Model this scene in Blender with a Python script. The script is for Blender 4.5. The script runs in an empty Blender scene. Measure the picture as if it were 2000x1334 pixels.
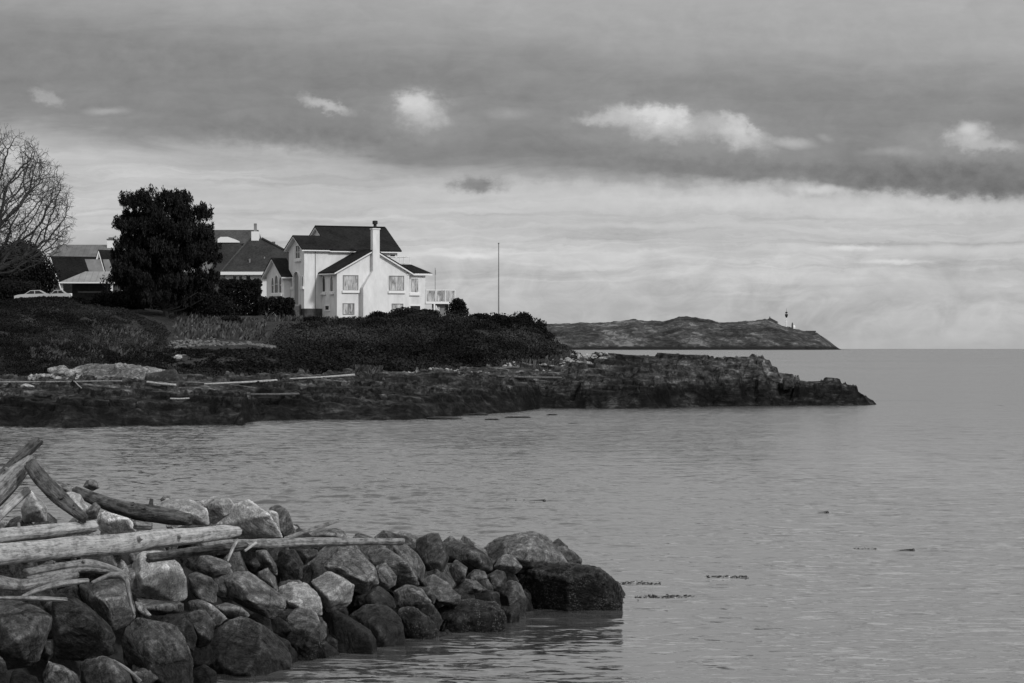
import bpy, bmesh, math, random
import numpy as np
from mathutils import Vector, Matrix
C = bpy.context.scene
COL = C.collection
R = math.radians
rnd = random.Random(7)
nr = np.random.default_rng(7)

# ------------------------------------------------------------------ camera
F = 6000.0            # focal length in pixels of the 2000 px wide photograph
H = 6.0               # eye height above the water
YL = 673.0            # picture row of the true level
cam = bpy.data.cameras.new('camera'); co = bpy.data.objects.new('camera', cam); COL.objects.link(co)
cam.sensor_width = 36; cam.lens = F*36/2000; cam.clip_start = .5; cam.clip_end = 60000
co.location = (0, 0, H); co.rotation_euler = (R(90)+math.atan((YL-667)/F), 0, 0)
C.camera = co

# ------------------------------------------------------------------ light
SUN_EL, SUN_AZ = R(36), R(138)      # azimuth clockwise from the view direction (+Y): behind the camera, to the right
sun = bpy.data.lights.new('sun', 'SUN'); so = bpy.data.objects.new('sun', sun); COL.objects.link(so)
sun.energy = 1.9; sun.angle = R(6); sun.color = (1, 1, 1)
sd = Vector((math.sin(SUN_AZ)*math.cos(SUN_EL), math.cos(SUN_AZ)*math.cos(SUN_EL), math.sin(SUN_EL)))
so.rotation_euler = sd.to_track_quat('Z', 'Y').to_euler()

# ------------------------------------------------------------------ sky
def lin(v):
    v = v/255.
    return v/12.92 if v <= .04045 else ((v+.055)/1.055)**2.4
class G:
    """small helper to write node maths as expressions"""
    def __init__(s, nt): s.nt = nt
    def m(s, op, a, b=None, c=None, clamp=False):
        n = s.nt.nodes.new('ShaderNodeMath'); n.operation = op; n.use_clamp = clamp
        for i, v in enumerate((a, b, c)):
            if v is None: continue
            if isinstance(v, (int, float)): n.inputs[i].default_value = v
            else: s.nt.links.new(v, n.inputs[i])
        return n.outputs[0]
    def vec(s, x, y, z=0.):
        n = s.nt.nodes.new('ShaderNodeCombineXYZ')
        for i, v in enumerate((x, y, z)):
            if isinstance(v, (int, float)): n.inputs[i].default_value = v
            else: s.nt.links.new(v, n.inputs[i])
        return n.outputs[0]
    def noise(s, vec, scale=1., detail=4., rough=.5, dist=0., out='Fac', lac=2.0):
        n = s.nt.nodes.new('ShaderNodeTexNoise'); s.nt.links.new(vec, n.inputs['Vector'])
        n.inputs['Scale'].default_value = scale; n.inputs['Detail'].default_value = detail
        n.inputs['Roughness'].default_value = rough; n.inputs['Distortion'].default_value = dist
        n.inputs['Lacunarity'].default_value = lac
        return n.outputs[out]
    def voro(s, vec, scale=1., feature='F1', rand=1.):
        n = s.nt.nodes.new('ShaderNodeTexVoronoi'); n.feature = feature; s.nt.links.new(vec, n.inputs['Vector'])
        n.inputs['Scale'].default_value = scale; n.inputs['Randomness'].default_value = rand
        return n.outputs['Distance']
    def ramp(s, fac, stops, interp='LINEAR'):
        n = s.nt.nodes.new('ShaderNodeValToRGB'); s.nt.links.new(fac, n.inputs[0]); cr = n.color_ramp
        cr.interpolation = interp
        cr.elements.remove(cr.elements[1]); cr.elements[0].position = stops[0][0]; cr.elements[0].color = (stops[0][1],)*3+(1,)
        for p, v in stops[1:]: e = cr.elements.new(p); e.color = (v, v, v, 1)
        return n.outputs[0]
    def sstep(s, x, a, b):
        n = s.nt.nodes.new('ShaderNodeMapRange'); n.interpolation_type = 'SMOOTHSTEP'; s.nt.links.new(x, n.inputs[0])
        n.inputs[1].default_value = a; n.inputs[2].default_value = b; n.inputs[3].default_value = 0; n.inputs[4].default_value = 1
        return n.outputs[0]
    def mix(s, f, a, b):
        # scalar mix a + (b-a) f
        return s.m('ADD', a, s.m('MULTIPLY', s.m('SUBTRACT', b, a), f))

W = bpy.data.worlds.new('World'); C.world = W; W.use_nodes = True
nt = W.node_tree; nt.nodes.clear(); g = G(nt)
out = nt.nodes.new('ShaderNodeOutputWorld'); bg = nt.nodes.new('ShaderNodeBackground'); nt.links.new(bg.outputs[0], out.inputs[0])
sky = nt.nodes.new('ShaderNodeTexSky'); sky.sky_type = 'NISHITA'; sky.sun_disc = False
sky.sun_elevation = SUN_EL; sky.sun_rotation = SUN_AZ; sky.air_density = 1; sky.dust_density = 2
bw = nt.nodes.new('ShaderNodeRGBToBW'); nt.links.new(sky.outputs[0], bw.inputs[0])
tc = nt.nodes.new('ShaderNodeTexCoord'); sx = nt.nodes.new('ShaderNodeSeparateXYZ'); nt.links.new(tc.outputs['Generated'], sx.inputs[0])
dx, dy, dz = sx.outputs
# compass bearing and elevation of the looking direction, in units of 1/6000 radian
u = g.m('ADD', g.m('MULTIPLY', g.m('ARCTAN2', dx, dy), F), 1000.)
v = g.m('SUBTRACT', YL, g.m('MULTIPLY', g.m('ARCSINE', dz), F))
n1 = g.noise(g.vec(g.m('DIVIDE', u, 420.), g.m('DIVIDE', v, 85.)), 1, 7, .58, .7)
n2 = g.noise(g.vec(g.m('DIVIDE', u, 150.), g.m('DIVIDE', v, 45.), 3.3), 1, 6, .6)
n3 = g.noise(g.vec(g.m('DIVIDE', u, 600.), g.m('DIVIDE', g.m('ADD', v, g.m('MULTIPLY', n2, 60.)), 30.), 7.7), 1, 6, .6, .6)
n5 = g.noise(g.vec(g.m('DIVIDE', u, 95.), g.m('DIVIDE', v, 60.), 2.1), 1, 7, .6, 1.0)
n4 = g.noise(g.vec(g.m('DIVIDE', u, 60.), g.m('DIVIDE', v, 40.), 9.7), 1, 6, .62)
vt = g.m('SUBTRACT', v, g.m('MULTIPLY', g.m('SUBTRACT', g.m('MINIMUM', g.m('MAXIMUM', u, -400.), 2600.), 1000.), .07))
vt = g.m('ADD', vt, g.m('MULTIPLY', g.m('SUBTRACT', n1, .5), 120.))
vt = g.m('ADD', vt, g.m('MULTIPLY', g.m('SUBTRACT', n2, .5), 26.))
f = g.m('DIVIDE', g.m('ADD', vt, 4300.), 5000., clamp=True)
P_ = lambda y: (y+4300.)/5000.
tone = [(-4300, 205), (-2000, 205), (-800, 190), (-300, 167), (-60, 160), (20, 154), (80, 141), (130, 126), (200, 121), (285, 120), (310, 129), (340, 160), (380, 181), (440, 172), (485, 183), (530, 173), (590, 170), (640, 165), (700, 162)]
base = g.ramp(f, [(P_(a), lin(b)) for a, b in tone])
# layered streaks, strongest in the light zone low in the sky
zone = g.m('MULTIPLY', g.sstep(vt, 320, 400), g.m('SUBTRACT', 1., g.sstep(v, 520, 640)))
base = g.m('ADD', base, g.m('MULTIPLY', g.m('SUBTRACT', n3, .5), g.m('ADD', .06, g.m('MULTIPLY', zone, .40))))
base = g.m('ADD', base, g.m('MULTIPLY', g.m('SUBTRACT', n4, .5), .05))
base = g.m('ADD', base, g.m('MULTIPLY', g.m('SUBTRACT', n2, .5), .07))
low = g.m('MULTIPLY', g.sstep(v, 430, 540), g.m('SUBTRACT', 1., g.m('MULTIPLY', g.sstep(v, 610, 680), .7)))
base = g.m('ADD', base, g.m('MULTIPLY', g.m('SUBTRACT', n5, .5), g.m('ADD', .07, g.m('MULTIPLY', low, .24))))
nc = nt.nodes.new('ShaderNodeTexNoise'); nt.links.new(g.vec(g.m('DIVIDE', u, 34.), g.m('DIVIDE', v, 26.), 5.), nc.inputs['Vector']); nc.inputs['Scale'].default_value = 1; nc.inputs['Detail'].default_value = 8; nc.inputs['Roughness'].default_value = .62
cs_ = nt.nodes.new('ShaderNodeSeparateColor'); nt.links.new(nc.outputs['Color'], cs_.inputs[0])
uw = g.m('ADD', u, g.m('MULTIPLY', g.m('SUBTRACT', cs_.outputs[0], .5), 90.))
vw = g.m('ADD', v, g.m('MULTIPLY', g.m('SUBTRACT', n2, .5), 30.))
vw = g.m('ADD', vw, g.m('MULTIPLY', g.m('SUBTRACT', cs_.outputs[1], .5), 46.))
vthin = g.m('ADD', v, g.m('MULTIPLY', g.m('SUBTRACT', n4, .5), 22.))
def blob(base, cx, cy, rx, ry, val, tilt=0., soft=.75, amt=1.):
    thin = ry <= 14
    du = g.m('SUBTRACT', u if thin else uw, cx)
    a = g.m('DIVIDE', du, rx)
    b = g.m('DIVIDE', g.m('SUBTRACT', g.m('SUBTRACT', vthin if thin else vw, cy), g.m('MULTIPLY', du, tilt)), ry)
    d = g.m('SQRT', g.m('ADD', g.m('MULTIPLY', a, a), g.m('MULTIPLY', b, b)))
    k = g.m('MULTIPLY', g.m('SUBTRACT', 1., g.sstep(d, 1-soft, 1.15)), amt)
    return g.mix(k, base, g.m('ADD', lin(min(val*1.05, 235)), g.m('MULTIPLY', g.m('SUBTRACT', cs_.outputs[2], .5), .16)))
for cx, cy, rx, ry, val, tilt, soft, amt in [
    (1500, 60, 600, 70, 146, .05, .9, .5), (250, 120, 500, 60, 112, 0, .9, .5), (560, 265, 330, 38, 108, .06, .8, .8),
    (1850, 366, 230, 26, 92, .02, .6, .8), (1450, 335, 420, 26, 104, .06, .7, .7), 
    (1330, 250, 330, 70, 140, .12, .95, .6), (1880, 285, 200, 50, 138, 0, .95, .6), (830, 230, 120, 70, 140, .1, .95, .6), (1820, 348, 300, 36, 100, .02, .7, .85), (1450, 392, 600, 34, 184, .02, .95, .75), (1850, 408, 330, 24, 186, 0, .95, .6), (1000, 365, 330, 22, 172, .02, .9, .6),
    (820, 214, 62, 46, 168, .1, .9, .95), (808, 200, 40, 30, 184, 0, .9, .9), (640, 206, 62, 15, 165, .25, .9, .9),
    (98, 198, 40, 18, 148, .4, .9, .8), (212, 221, 60, 10, 150, 0, .9, .7), (990, 224, 60, 14, 138, 0, .9, .7),
    (1190, 232, 80, 20, 165, .02, .9, .9), (1290, 240, 110, 38, 170, .12, .9, .95), (1270, 224, 90, 22, 182, .1, .9, .9), (1440, 262, 86, 34, 172, .3, .9, .95),
    (1440, 245, 34, 24, 182, .5, .9, .8), (1550, 281, 50, 14, 160, .1, .9, .85), (1610, 274, 22, 10, 140, .3, .9, .7),
    (1740, 300, 80, 12, 140, 0, .9, .7), (1885, 272, 52, 32, 168, 0, .9, .95), (1925, 290, 90, 20, 160, .05, .9, .9), (1885, 258, 26, 14, 182, 0, .9, .8),
    (1600, 372, 90, 14, 190, .05, .9, .7), (1540, 368, 40, 22, 150, 0, .9, .6), (700, 390, 600, 30, 168, .02, .9, .5), (1660, 486, 80, 7, 200, 0, .9, .85), (1850, 490, 260, 14, 184, 0, .9, .6),
    (910, 500, 80, 6, 200, .02, .9, .85), (1740, 513, 90, 6, 196, 0, .9, .8), (1150, 523, 120, 7, 184, 0, .9, .7), (1250, 440, 300, 8, 178, 0, .9, .6),
    (930, 360, 70, 22, 108, 0, .8, .9), (1290, 228, 60, 16, 196, .1, .9, .8), (1780, 560, 230, 34, 166, 0, .9, .6), (1200, 590, 250, 36, 162, 0, .9, .5), (1600, 545, 60, 20, 172, 0, .9, .5)]:
    base = blob(base, cx, cy, rx, ry, val, tilt, soft, amt)
base = g.m('MAXIMUM', base, .05)
tot = g.m('ADD', g.m('MULTIPLY', base, 10.3), g.m('MULTIPLY', bw.outputs[0], .06))
nt.links.new(tot, bg.inputs[0]); bg.inputs[1].default_value = .1

C.view_settings.view_transform = 'Standard'; C.view_settings.look = 'None'; C.view_settings.gamma = 1; C.view_settings.exposure = .13
C.render.resolution_x = 1024; C.render.resolution_y = 683
C.cycles.max_bounces = 5

# ------------------------------------------------------------------ helpers
def WP(x, y, D):
    """world point seen at picture point (x, y) of the photograph at distance D"""
    return Vector(((x-1000)/F*D, D, H+(YL-y)/F*D))
def tag(o, label=None, cat=None, group=None, kind=None):
    if label: o['label'] = label
    if cat: o['category'] = cat
    if group: o['group'] = group
    if kind: o['kind'] = kind
    return o
def empty(name, loc, rz=0.):
    o = bpy.data.objects.new(name, None); COL.objects.link(o); o.location = loc; o.rotation_euler = (0, 0, rz); o.empty_display_size = .3
    return o
def mk(name, verts, faces, mat, parent=None, smooth=False, uv=None, attr=None):
    me = bpy.data.meshes.new(name)
    if isinstance(verts, np.ndarray) and isinstance(faces, np.ndarray):
        nv, nf, k = len(verts), len(faces), faces.shape[1]
        me.vertices.add(nv); me.vertices.foreach_set('co', verts.astype(np.float32).ravel())
        me.loops.add(nf*k); me.loops.foreach_set('vertex_index', faces.astype(np.int32).ravel())
        me.polygons.add(nf); me.polygons.foreach_set('loop_start', np.arange(0, nf*k, k, dtype=np.int32))
        me.polygons.foreach_set('loop_total', np.full(nf, k, dtype=np.int32))
        me.update(calc_edges=True)
    else:
        me.from_pydata([tuple(p) for p in verts], [], [tuple(f) for f in faces]); me.update()
    if uv is not None:
        l = me.uv_layers.new(name='UVMap'); l.data.foreach_set('uv', np.asarray(uv, dtype=np.float32).ravel())
    if attr is not None:
        for an, av in attr.items():
            a = me.attributes.new(an, 'FLOAT', 'POINT'); a.data.foreach_set('value', np.asarray(av, dtype=np.float32))
    if smooth: me.polygons.foreach_set('use_smooth', np.ones(len(me.polygons), dtype=bool))
    if mat is not None: me.materials.append(mat)
    o = bpy.data.objects.new(name, me); COL.objects.link(o)
    if parent is not None: o.parent = parent
    return o
class MB:
    def __init__(s): s.v = []; s.f = []
    def poly(s, pts):
        b = len(s.v); s.v += [tuple(p) for p in pts]; s.f.append(tuple(range(b, b+len(pts))))
    def prism(s, a, b):
        """closed solid between two corresponding outlines"""
        n = len(a); k = len(s.v); s.v += [tuple(p) for p in a]+[tuple(p) for p in b]
        s.f.append(tuple(range(k+n-1, k-1, -1))); s.f.append(tuple(range(k+n, k+2*n)))
        for i in range(n): j = (i+1) % n; s.f.append((k+i, k+j, k+n+j, k+n+i))
    def box(s, x0, x1, y0, y1, z0, z1):
        s.prism([(x0, y0, z0), (x1, y0, z0), (x1, y1, z0), (x0, y1, z0)], [(x0, y0, z1), (x1, y0, z1), (x1, y1, z1), (x0, y1, z1)])
    def slab(s, q, t):
        s.prism([(p[0], p[1], p[2]-t) for p in q], q)
    def bar(s, p, q, r, n=6, r2=None):
        p = Vector(p); q = Vector(q); d = (q-p).normalized(); a = d.orthogonal().normalized(); b = d.cross(a); r2 = r if r2 is None else r2
        s.prism([p+(a*math.cos(t)+b*math.sin(t))*r for t in [2*math.pi*i/n for i in range(n)]],
                [q+(a*math.cos(t)+b*math.sin(t))*r2 for t in [2*math.pi*i/n for i in range(n)]])
    def ring(s, A, B, dA, dB):
        """frame between outlines A (outer) and B (inner); dA back, dB front are offset maps"""
        n = len(A)
        for i in range(n):
            j = (i+1) % n
            s.poly([dB(A[i]), dB(A[j]), dB(B[j]), dB(B[i])]); s.poly([dA(A[i]), dA(A[j]), dB(A[j]), dB(A[i])]); s.poly([dB(B[i]), dB(B[j]), dA(B[j]), dA(B[i])])
    def lathe(s, c, prof, n=12):
        k0 = len(s.v); c = Vector(c)
        for (r, z) in prof:
            for i in range(n): t = 2*math.pi*i/n; s.v.append(tuple(c+Vector((r*math.cos(t), r*math.sin(t), z))))
        for j in range(len(prof)-1):
            for i in range(n): i2 = (i+1) % n; s.f.append((k0+j*n+i, k0+j*n+i2, k0+(j+1)*n+i2, k0+(j+1)*n+i))
        s.f.append(tuple(range(k0+n-1, k0-1, -1))); s.f.append(tuple(range(k0+(len(prof)-1)*n, k0+len(prof)*n)))
    def build(s, name, mat, parent=None, smooth=False):
        o = mk(name, s.v, s.f, mat, parent, smooth)
        bm = bmesh.new(); bm.from_mesh(o.data); bmesh.ops.recalc_face_normals(bm, faces=bm.faces); bm.to_mesh(o.data); bm.free()
        return o

# lattice noise in numpy
def _h(ix, iy, iz, seed):
    h = (ix.astype(np.int64)*374761393 + iy.astype(np.int64)*668265263 + iz.astype(np.int64)*2147483647 + seed*1442695041) & 0xffffffff
    h = ((h ^ (h >> 13))*1274126177) & 0xffffffff
    return ((h ^ (h >> 16)) & 0xffff)/65535.
def vn(x, y, z, seed=0):
    ix, iy, iz = np.floor(x), np.floor(y), np.floor(z); fx, fy, fz = x-ix, y-iy, z-iz
    fx, fy, fz = fx*fx*(3-2*fx), fy*fy*(3-2*fy), fz*fz*(3-2*fz); r = 0
    for a in (0, 1):
        for b in (0, 1):
            for c in (0, 1):
                r = r+_h(ix+a, iy+b, iz+c, seed)*(fx if a else 1-fx)*(fy if b else 1-fy)*(fz if c else 1-fz)
    return r*2-1
def fbm(x, y, z, o=4, seed=0, gain=.5, ridge=False):
    s = 0; a = 1; t = 0
    for i in range(o):
        n = vn(x, y, z, seed+i*17)
        if ridge: n = 1-2*abs(n)
        s = s+a*n; t += a; a *= gain; x, y, z = x*2.03+5.1, y*2.03+1.7, z*2.03+9.2
    return s/t

# ------------------------------------------------------------------ materials (the photograph is black and white: every tone is grey)
def mat(name, v=None, rough=.8, build=None, spec=.3):
    m = bpy.data.materials.new(name); m.use_nodes = True; nt = m.node_tree; b = nt.nodes['Principled BSDF']
    b.inputs['Roughness'].default_value = rough; b.inputs['Specular IOR Level'].default_value = spec
    if v is not None: b.inputs['Base Color'].default_value = (v, v, v, 1)
    if build: build(G(nt), nt, b)
    return m
def coords(nt, kind='Object'):
    return nt.nodes.new('ShaderNodeTexCoord').outputs[kind]
def position(nt): return nt.nodes.new('ShaderNodeNewGeometry').outputs['Position']
def bump(g, nt, b, h, strength, dist):
    n = nt.nodes.new('ShaderNodeBump'); n.inputs['Strength'].default_value = strength; n.inputs['Distance'].default_value = dist
    nt.links.new(h, n.inputs['Height']); nt.links.new(n.outputs[0], b.inputs['Normal'])
def seppos(nt, p):
    n = nt.nodes.new('ShaderNodeSeparateXYZ'); nt.links.new(p, n.inputs[0]); return n.outputs
def scalev(g, nt, p, s):
    n = nt.nodes.new('ShaderNodeVectorMath'); n.operation = 'MULTIPLY'; nt.links.new(p, n.inputs[0]); n.inputs[1].default_value = s; return n.outputs[0]
def noisy(lo, hi, scale, bstr=.0, bdist=.02, detail=6, stretch=None, rough_=.6):
    def f(g, nt, b):
        p = coords(nt)
        if stretch: p = scalev(g, nt, p, stretch)
        n = g.noise(p, scale, detail, rough_)
        nt.links.new(g.ramp(n, [(.3, lo), (.7, hi)]), b.inputs['Base Color'])
        if bstr: bump(g, nt, b, n, bstr, bdist)
    return f
def rock(lo, hi, wet=.9, scale=1., barn=0., crack=.5, tone=1.):
    """stone: blotches, speckle, cracks; dark weed film below the tide line, optional barnacle crust"""
    def f(g, nt, b):
        p = position(nt); o = seppos(nt, p)
        a = g.noise(p, 1.3*scale, 5, .6); c = g.noise(p, 7*scale, 6, .72, .4); d = g.noise(p, 34*scale, 4, .7)
        oi = nt.nodes.new('ShaderNodeObjectInfo'); vr = nt.nodes.new('ShaderNodeVectorRotate'); vr.rotation_type = 'EULER_XYZ'
        rv = g.vec(g.m('MULTIPLY', oi.outputs['Random'], 1.7), g.m('SUBTRACT', g.m('MULTIPLY', g.m('FRACT', g.m('MULTIPLY', oi.outputs['Random'], 37.3)), 2.4), 1.2), g.m('MULTIPLY', oi.outputs['Random'], 6.))
        nt.links.new(p, vr.inputs['Vector']); nt.links.new(rv, vr.inputs['Rotation'])
        st = g.noise(scalev(g, nt, vr.outputs[0], (1., 1.3, 4.5)), 2.4*scale, 8, .72, .5)
        e = g.voro(scalev(g, nt, p, (1, 1.3, .8)), 1.15*scale, 'DISTANCE_TO_EDGE')
        mixv = g.m('ADD', g.m('ADD', g.m('MULTIPLY', a, .25), g.m('MULTIPLY', c, .45)), g.m('MULTIPLY', st, .30))
        colr = g.ramp(mixv, [(.38, lo), (.46, (lo*2+hi)/4), (.54, (lo+hi*1.2)/2.6), (.64, hi)])
        sp = g.ramp(d, [(.35, .62), (.5, 1.), (.68, 1.35)])
        col = g.m('MULTIPLY', colr, sp)
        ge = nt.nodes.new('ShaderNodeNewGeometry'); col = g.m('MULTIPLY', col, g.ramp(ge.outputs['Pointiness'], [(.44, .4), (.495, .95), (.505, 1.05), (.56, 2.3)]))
        ck = g.ramp(g.m('ADD', e, g.m('MULTIPLY', g.m('SUBTRACT', c, .5), .06)), [(.0, 1-crack*.7), (.02, 1.)])
        col = g.m('MULTIPLY', col, ck)
        col = g.m('MULTIPLY', col, g.m('ADD', .68, g.m('MULTIPLY', g.m('FRACT', g.m('MULTIPLY', oi.outputs['Random'], 91.7)), .64)))
        zw = g.m('ADD', o[2], g.m('MULTIPLY', g.m('SUBTRACT', a, .5), 1.4*min(1, wet)))
        zw = g.m('ADD', zw, g.m('MULTIPLY', g.m('SUBTRACT', c, .5), .5*min(1, wet)))
        wk = g.sstep(zw, wet*.45, wet*1.15)
        dark = g.m('MULTIPLY', col, .36)
        col = g.mix(wk, dark, col)
        if barn:
            bv = g.voro(p, 24*scale); bn = g.noise(p, 2.6*scale, 4, .6)
            bk = g.m('MULTIPLY', g.ramp(bv, [(.24, 1.), (.34, 0.)]), g.ramp(bn, [(.46, 0.), (.58, barn)]))
            col = g.mix(bk, col, .30)
        nt.links.new(col, b.inputs['Base Color'])
        rg = g.mix(wk, .34, .85); nt.links.new(rg, b.inputs['Roughness'])
        h = g.m('ADD', g.m('ADD', g.m('MULTIPLY', c, .8), g.m('MULTIPLY', d, .22)), g.m('MULTIPLY', st, 1.3))
        h = g.m('MULTIPLY', h, g.m('ADD', .75, g.m('MULTIPLY', ck, .25)))
        bump(g, nt, b, h, 1., .09/scale)
    return f
M = {}
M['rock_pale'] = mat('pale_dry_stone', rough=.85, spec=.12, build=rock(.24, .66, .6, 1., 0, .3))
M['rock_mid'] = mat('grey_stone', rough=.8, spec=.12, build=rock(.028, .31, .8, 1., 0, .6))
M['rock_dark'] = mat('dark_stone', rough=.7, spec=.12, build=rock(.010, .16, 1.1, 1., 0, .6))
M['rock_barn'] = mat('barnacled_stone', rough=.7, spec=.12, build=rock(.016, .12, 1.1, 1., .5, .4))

def shore_f(g, nt, b):
    p = position(nt); o = seppos(nt, p)
    at = nt.nodes.new('ShaderNodeAttribute'); at.attribute_name = 'soil'; soil = at.outputs['Fac']
    a = g.noise(p, .13, 5, .65); c = g.noise(p, .9, 8, .72, .1); d = g.noise(p, 5, 5, .75)
    st = g.noise(scalev(g, nt, p, (.5, .8, 3.4)), .9, 7, .7, .3)
    e = g.voro(scalev(g, nt, p, (.5, .8, .6)), .35, 'DISTANCE_TO_EDGE')
    t = g.m('ADD', g.m('ADD', g.m('MULTIPLY', a, .34), g.m('MULTIPLY', c, .36)), g.m('MULTIPLY', st, .30))
    colr = g.ramp(t, [(.40, .008), (.48, .022), (.54, .07), (.61, .26)])
    ck = g.ramp(g.m('ADD', e, g.m('MULTIPLY', g.m('SUBTRACT', c, .5), .1)), [(0, .4), (.03, 1.)])
    col = g.m('MULTIPLY', g.m('MULTIPLY', colr, ck), g.ramp(d, [(.35, .7), (.65, 1.3)]))
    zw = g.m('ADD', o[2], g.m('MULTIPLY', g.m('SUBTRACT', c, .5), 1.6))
    nz = seppos(nt, nt.nodes.new('ShaderNodeNewGeometry').outputs['Normal']); col = g.m('MULTIPLY', col, g.ramp(nz[2], [(.3, .42), (.8, 1.3)])); wk = g.sstep(zw, 1.5, 2.9)  # top light put into the rock colour: flat tops paler, steep faces darker
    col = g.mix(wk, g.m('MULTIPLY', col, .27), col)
    so_ = g.m('MULTIPLY', g.ramp(c, [(.35, .014), (.65, .055)]), g.ramp(d, [(.3, .7), (.7, 1.4)]))
    col = g.mix(soil, col, so_)
    nt.links.new(col, b.inputs['Base Color'])
    h = g.m('ADD', g.m('ADD', g.m('MULTIPLY', c, 1.), g.m('MULTIPLY', d, .2)), st)
    h = g.m('MULTIPLY', h, g.m('ADD', .6, g.m('MULTIPLY', ck, .4)))
    bump(g, nt, b, h, .9, .5)
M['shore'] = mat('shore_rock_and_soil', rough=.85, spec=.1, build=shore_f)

def water_f(g, nt, b):
    p = position(nt); o = seppos(nt, p)
    # patches of breeze: ripples are strong in places, nearly calm in others
    br = g.noise(scalev(g, nt, p, (.022, .011, 0)), 1, 4, .55, .6)
    br = g.m('ADD', g.ramp(br, [(.38, .5), (.62, 1.)]), 0.)
    left = g.m('SUBTRACT', 1., g.sstep(g.m('DIVIDE', o[0], g.m('MAXIMUM', o[1], 1.)), -.02, .05))
    near = g.m('SUBTRACT', 1., g.sstep(o[1], 130, 260))
    amp = g.m('MULTIPLY', g.m('ADD', g.m('ADD', .42, g.m('ADD', g.m('MULTIPLY', g.sstep(o[1], 90, 200), .5), g.m('MULTIPLY', g.sstep(o[1], 350, 1600), .9))), g.m('MULTIPLY', g.m('MULTIPLY', left, near), .75)), br)
    def tilt(sc, det, ro, ax, ay):
        c = g.noise(scalev(g, nt, p, sc), 1, det, ro, .5, out='Color'); q = seppos(nt, c)
        return g.m('MULTIPLY', g.m('SUBTRACT', q[0], .5), ax), g.m('MULTIPLY', g.m('SUBTRACT', q[1], .5), ay)
    X1, Y1 = tilt((1.0, 3.4, 0), 2, .5, .24, .8); X2, Y2 = tilt((2.6, 6.5, 0), 3, .6, .22, .78); X3, Y3 = tilt((.14, .5, 0), 2, .5, .08, .15)
    nx = g.m('MULTIPLY', g.m('ADD', g.m('ADD', X1, X2), X3), amp); ny = g.m('MULTIPLY', g.m('ADD', g.m('ADD', Y1, Y2), Y3), amp)
    ge = nt.nodes.new('ShaderNodeNewGeometry'); ad = nt.nodes.new('ShaderNodeVectorMath'); ad.operation = 'ADD'; nt.links.new(ge.outputs['Normal'], ad.inputs[0]); nt.links.new(g.vec(g.m('MULTIPLY', nx, 1.3), g.m('MULTIPLY', ny, 1.3), 0.), ad.inputs[1])
    vn_ = nt.nodes.new('ShaderNodeVectorMath'); vn_.operation = 'NORMALIZE'; nt.links.new(ad.outputs[0], vn_.inputs[0])
    nt.links.new(g.m('ADD', .05, g.m('MULTIPLY', g.sstep(o[1], 60, 330), .15)), b.inputs['Roughness']); nt.links.new(vn_.outputs[0], b.inputs['Normal'])
    b.inputs['Base Color'].default_value = (.07, .07, .07, 1); b.inputs['IOR'].default_value = 1.54
    b.inputs['Specular IOR Level'].default_value = .5
M['water'] = mat('sea_water', rough=.06, build=water_f, spec=.5)

def wood_f(lo, hi, ring=1.):
    def f(g, nt, b):
        uv = coords(nt, 'UV'); p = position(nt)
        gr = g.noise(scalev(g, nt, uv, (1.6, 14., 1)), 1., 8, .72, 1.4); bl = g.noise(p, 7., 6, .7); fi = g.noise(scalev(g, nt, uv, (12., 60., 1)), 1., 4, .7)
        t = g.m('ADD', g.m('ADD', g.m('MULTIPLY', gr, .45), g.m('MULTIPLY', bl, .35)), g.m('MULTIPLY', fi, .2))
        col = g.ramp(t, [(.38, lo*.45), (.45, lo), (.52, lo*.4+hi*.6), (.60, hi)])
        kn = g.voro(scalev(g, nt, uv, (1.3, 2.2, 1)), 1.); col = g.m('MULTIPLY', col, g.ramp(kn, [(.05, .35), (.12, 1.)]))
        nt.links.new(col, b.inputs['Base Color']); bump(g, nt, b, g.m('ADD', g.m('MULTIPLY', gr, 1.), g.m('MULTIPLY', fi, .25)), .8, .05)
    return f
M['wood_pale'] = mat('bleached_wood', rough=.85, build=wood_f(.20, .52))
M['wood_mid'] = mat('weathered_wood', rough=.85, build=wood_f(.10, .34))
M['wood_dark'] = mat('wet_dark_wood', rough=.75, build=wood_f(.03, .15))
M['gravel'] = mat('dark_rubble', rough=.9, build=noisy(.008, .03, 5, .6, .2))

M['stucco'] = mat('white_stucco', rough=.9, build=noisy(.60, .78, 1.1, .25, .02, stretch=(1, 1, .45)))
M['trim'] = mat('white_trim_paint', .78, .6)
def shingle_f(lo, hi):
    def f(g, nt, b):
        p = coords(nt); o = seppos(nt, p)
        row = g.m('FRACT', g.m('MULTIPLY', o[2], 6.5)); n = g.noise(scalev(g, nt, p, (3, 3, 6.5)), 1.3, 4, .6); bl = g.noise(p, .5, 4, .6)
        t = g.m('ADD', g.m('MULTIPLY', n, .6), g.m('MULTIPLY', bl, .4))
        nt.links.new(g.m('MULTIPLY', g.ramp(t, [(.35, lo), (.65, hi)]), g.ramp(row, [(0, .6), (.2, 1.)])), b.inputs['Base Color'])
        bump(g, nt, b, g.m('ADD', row, n), .6, .05)
    return f
M['shingle'] = mat('dark_shingle', rough=.9, spec=.04, build=shingle_f(.009, .03))
M['shingle2'] = mat('grey_shingle', rough=.9, spec=.04, build=shingle_f(.02, .06))
M['shingle3'] = mat('slate_shingle', rough=.9, spec=.04, build=shingle_f(.035, .10))
def ribbed(lo, hi, s):
    def f(g, nt, b):
        o = seppos(nt, coords(nt)); r = g.m('FRACT', g.m('MULTIPLY', o[0], s)); n = g.noise(coords(nt), .6, 4, .6)
        nt.links.new(g.m('MULTIPLY', g.ramp(r, [(0, .6), (.15, 1.)]), g.ramp(n, [(.3, lo), (.7, hi)])), b.inputs['Base Color']); bump(g, nt, b, r, .5, .05)
    return f
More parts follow.
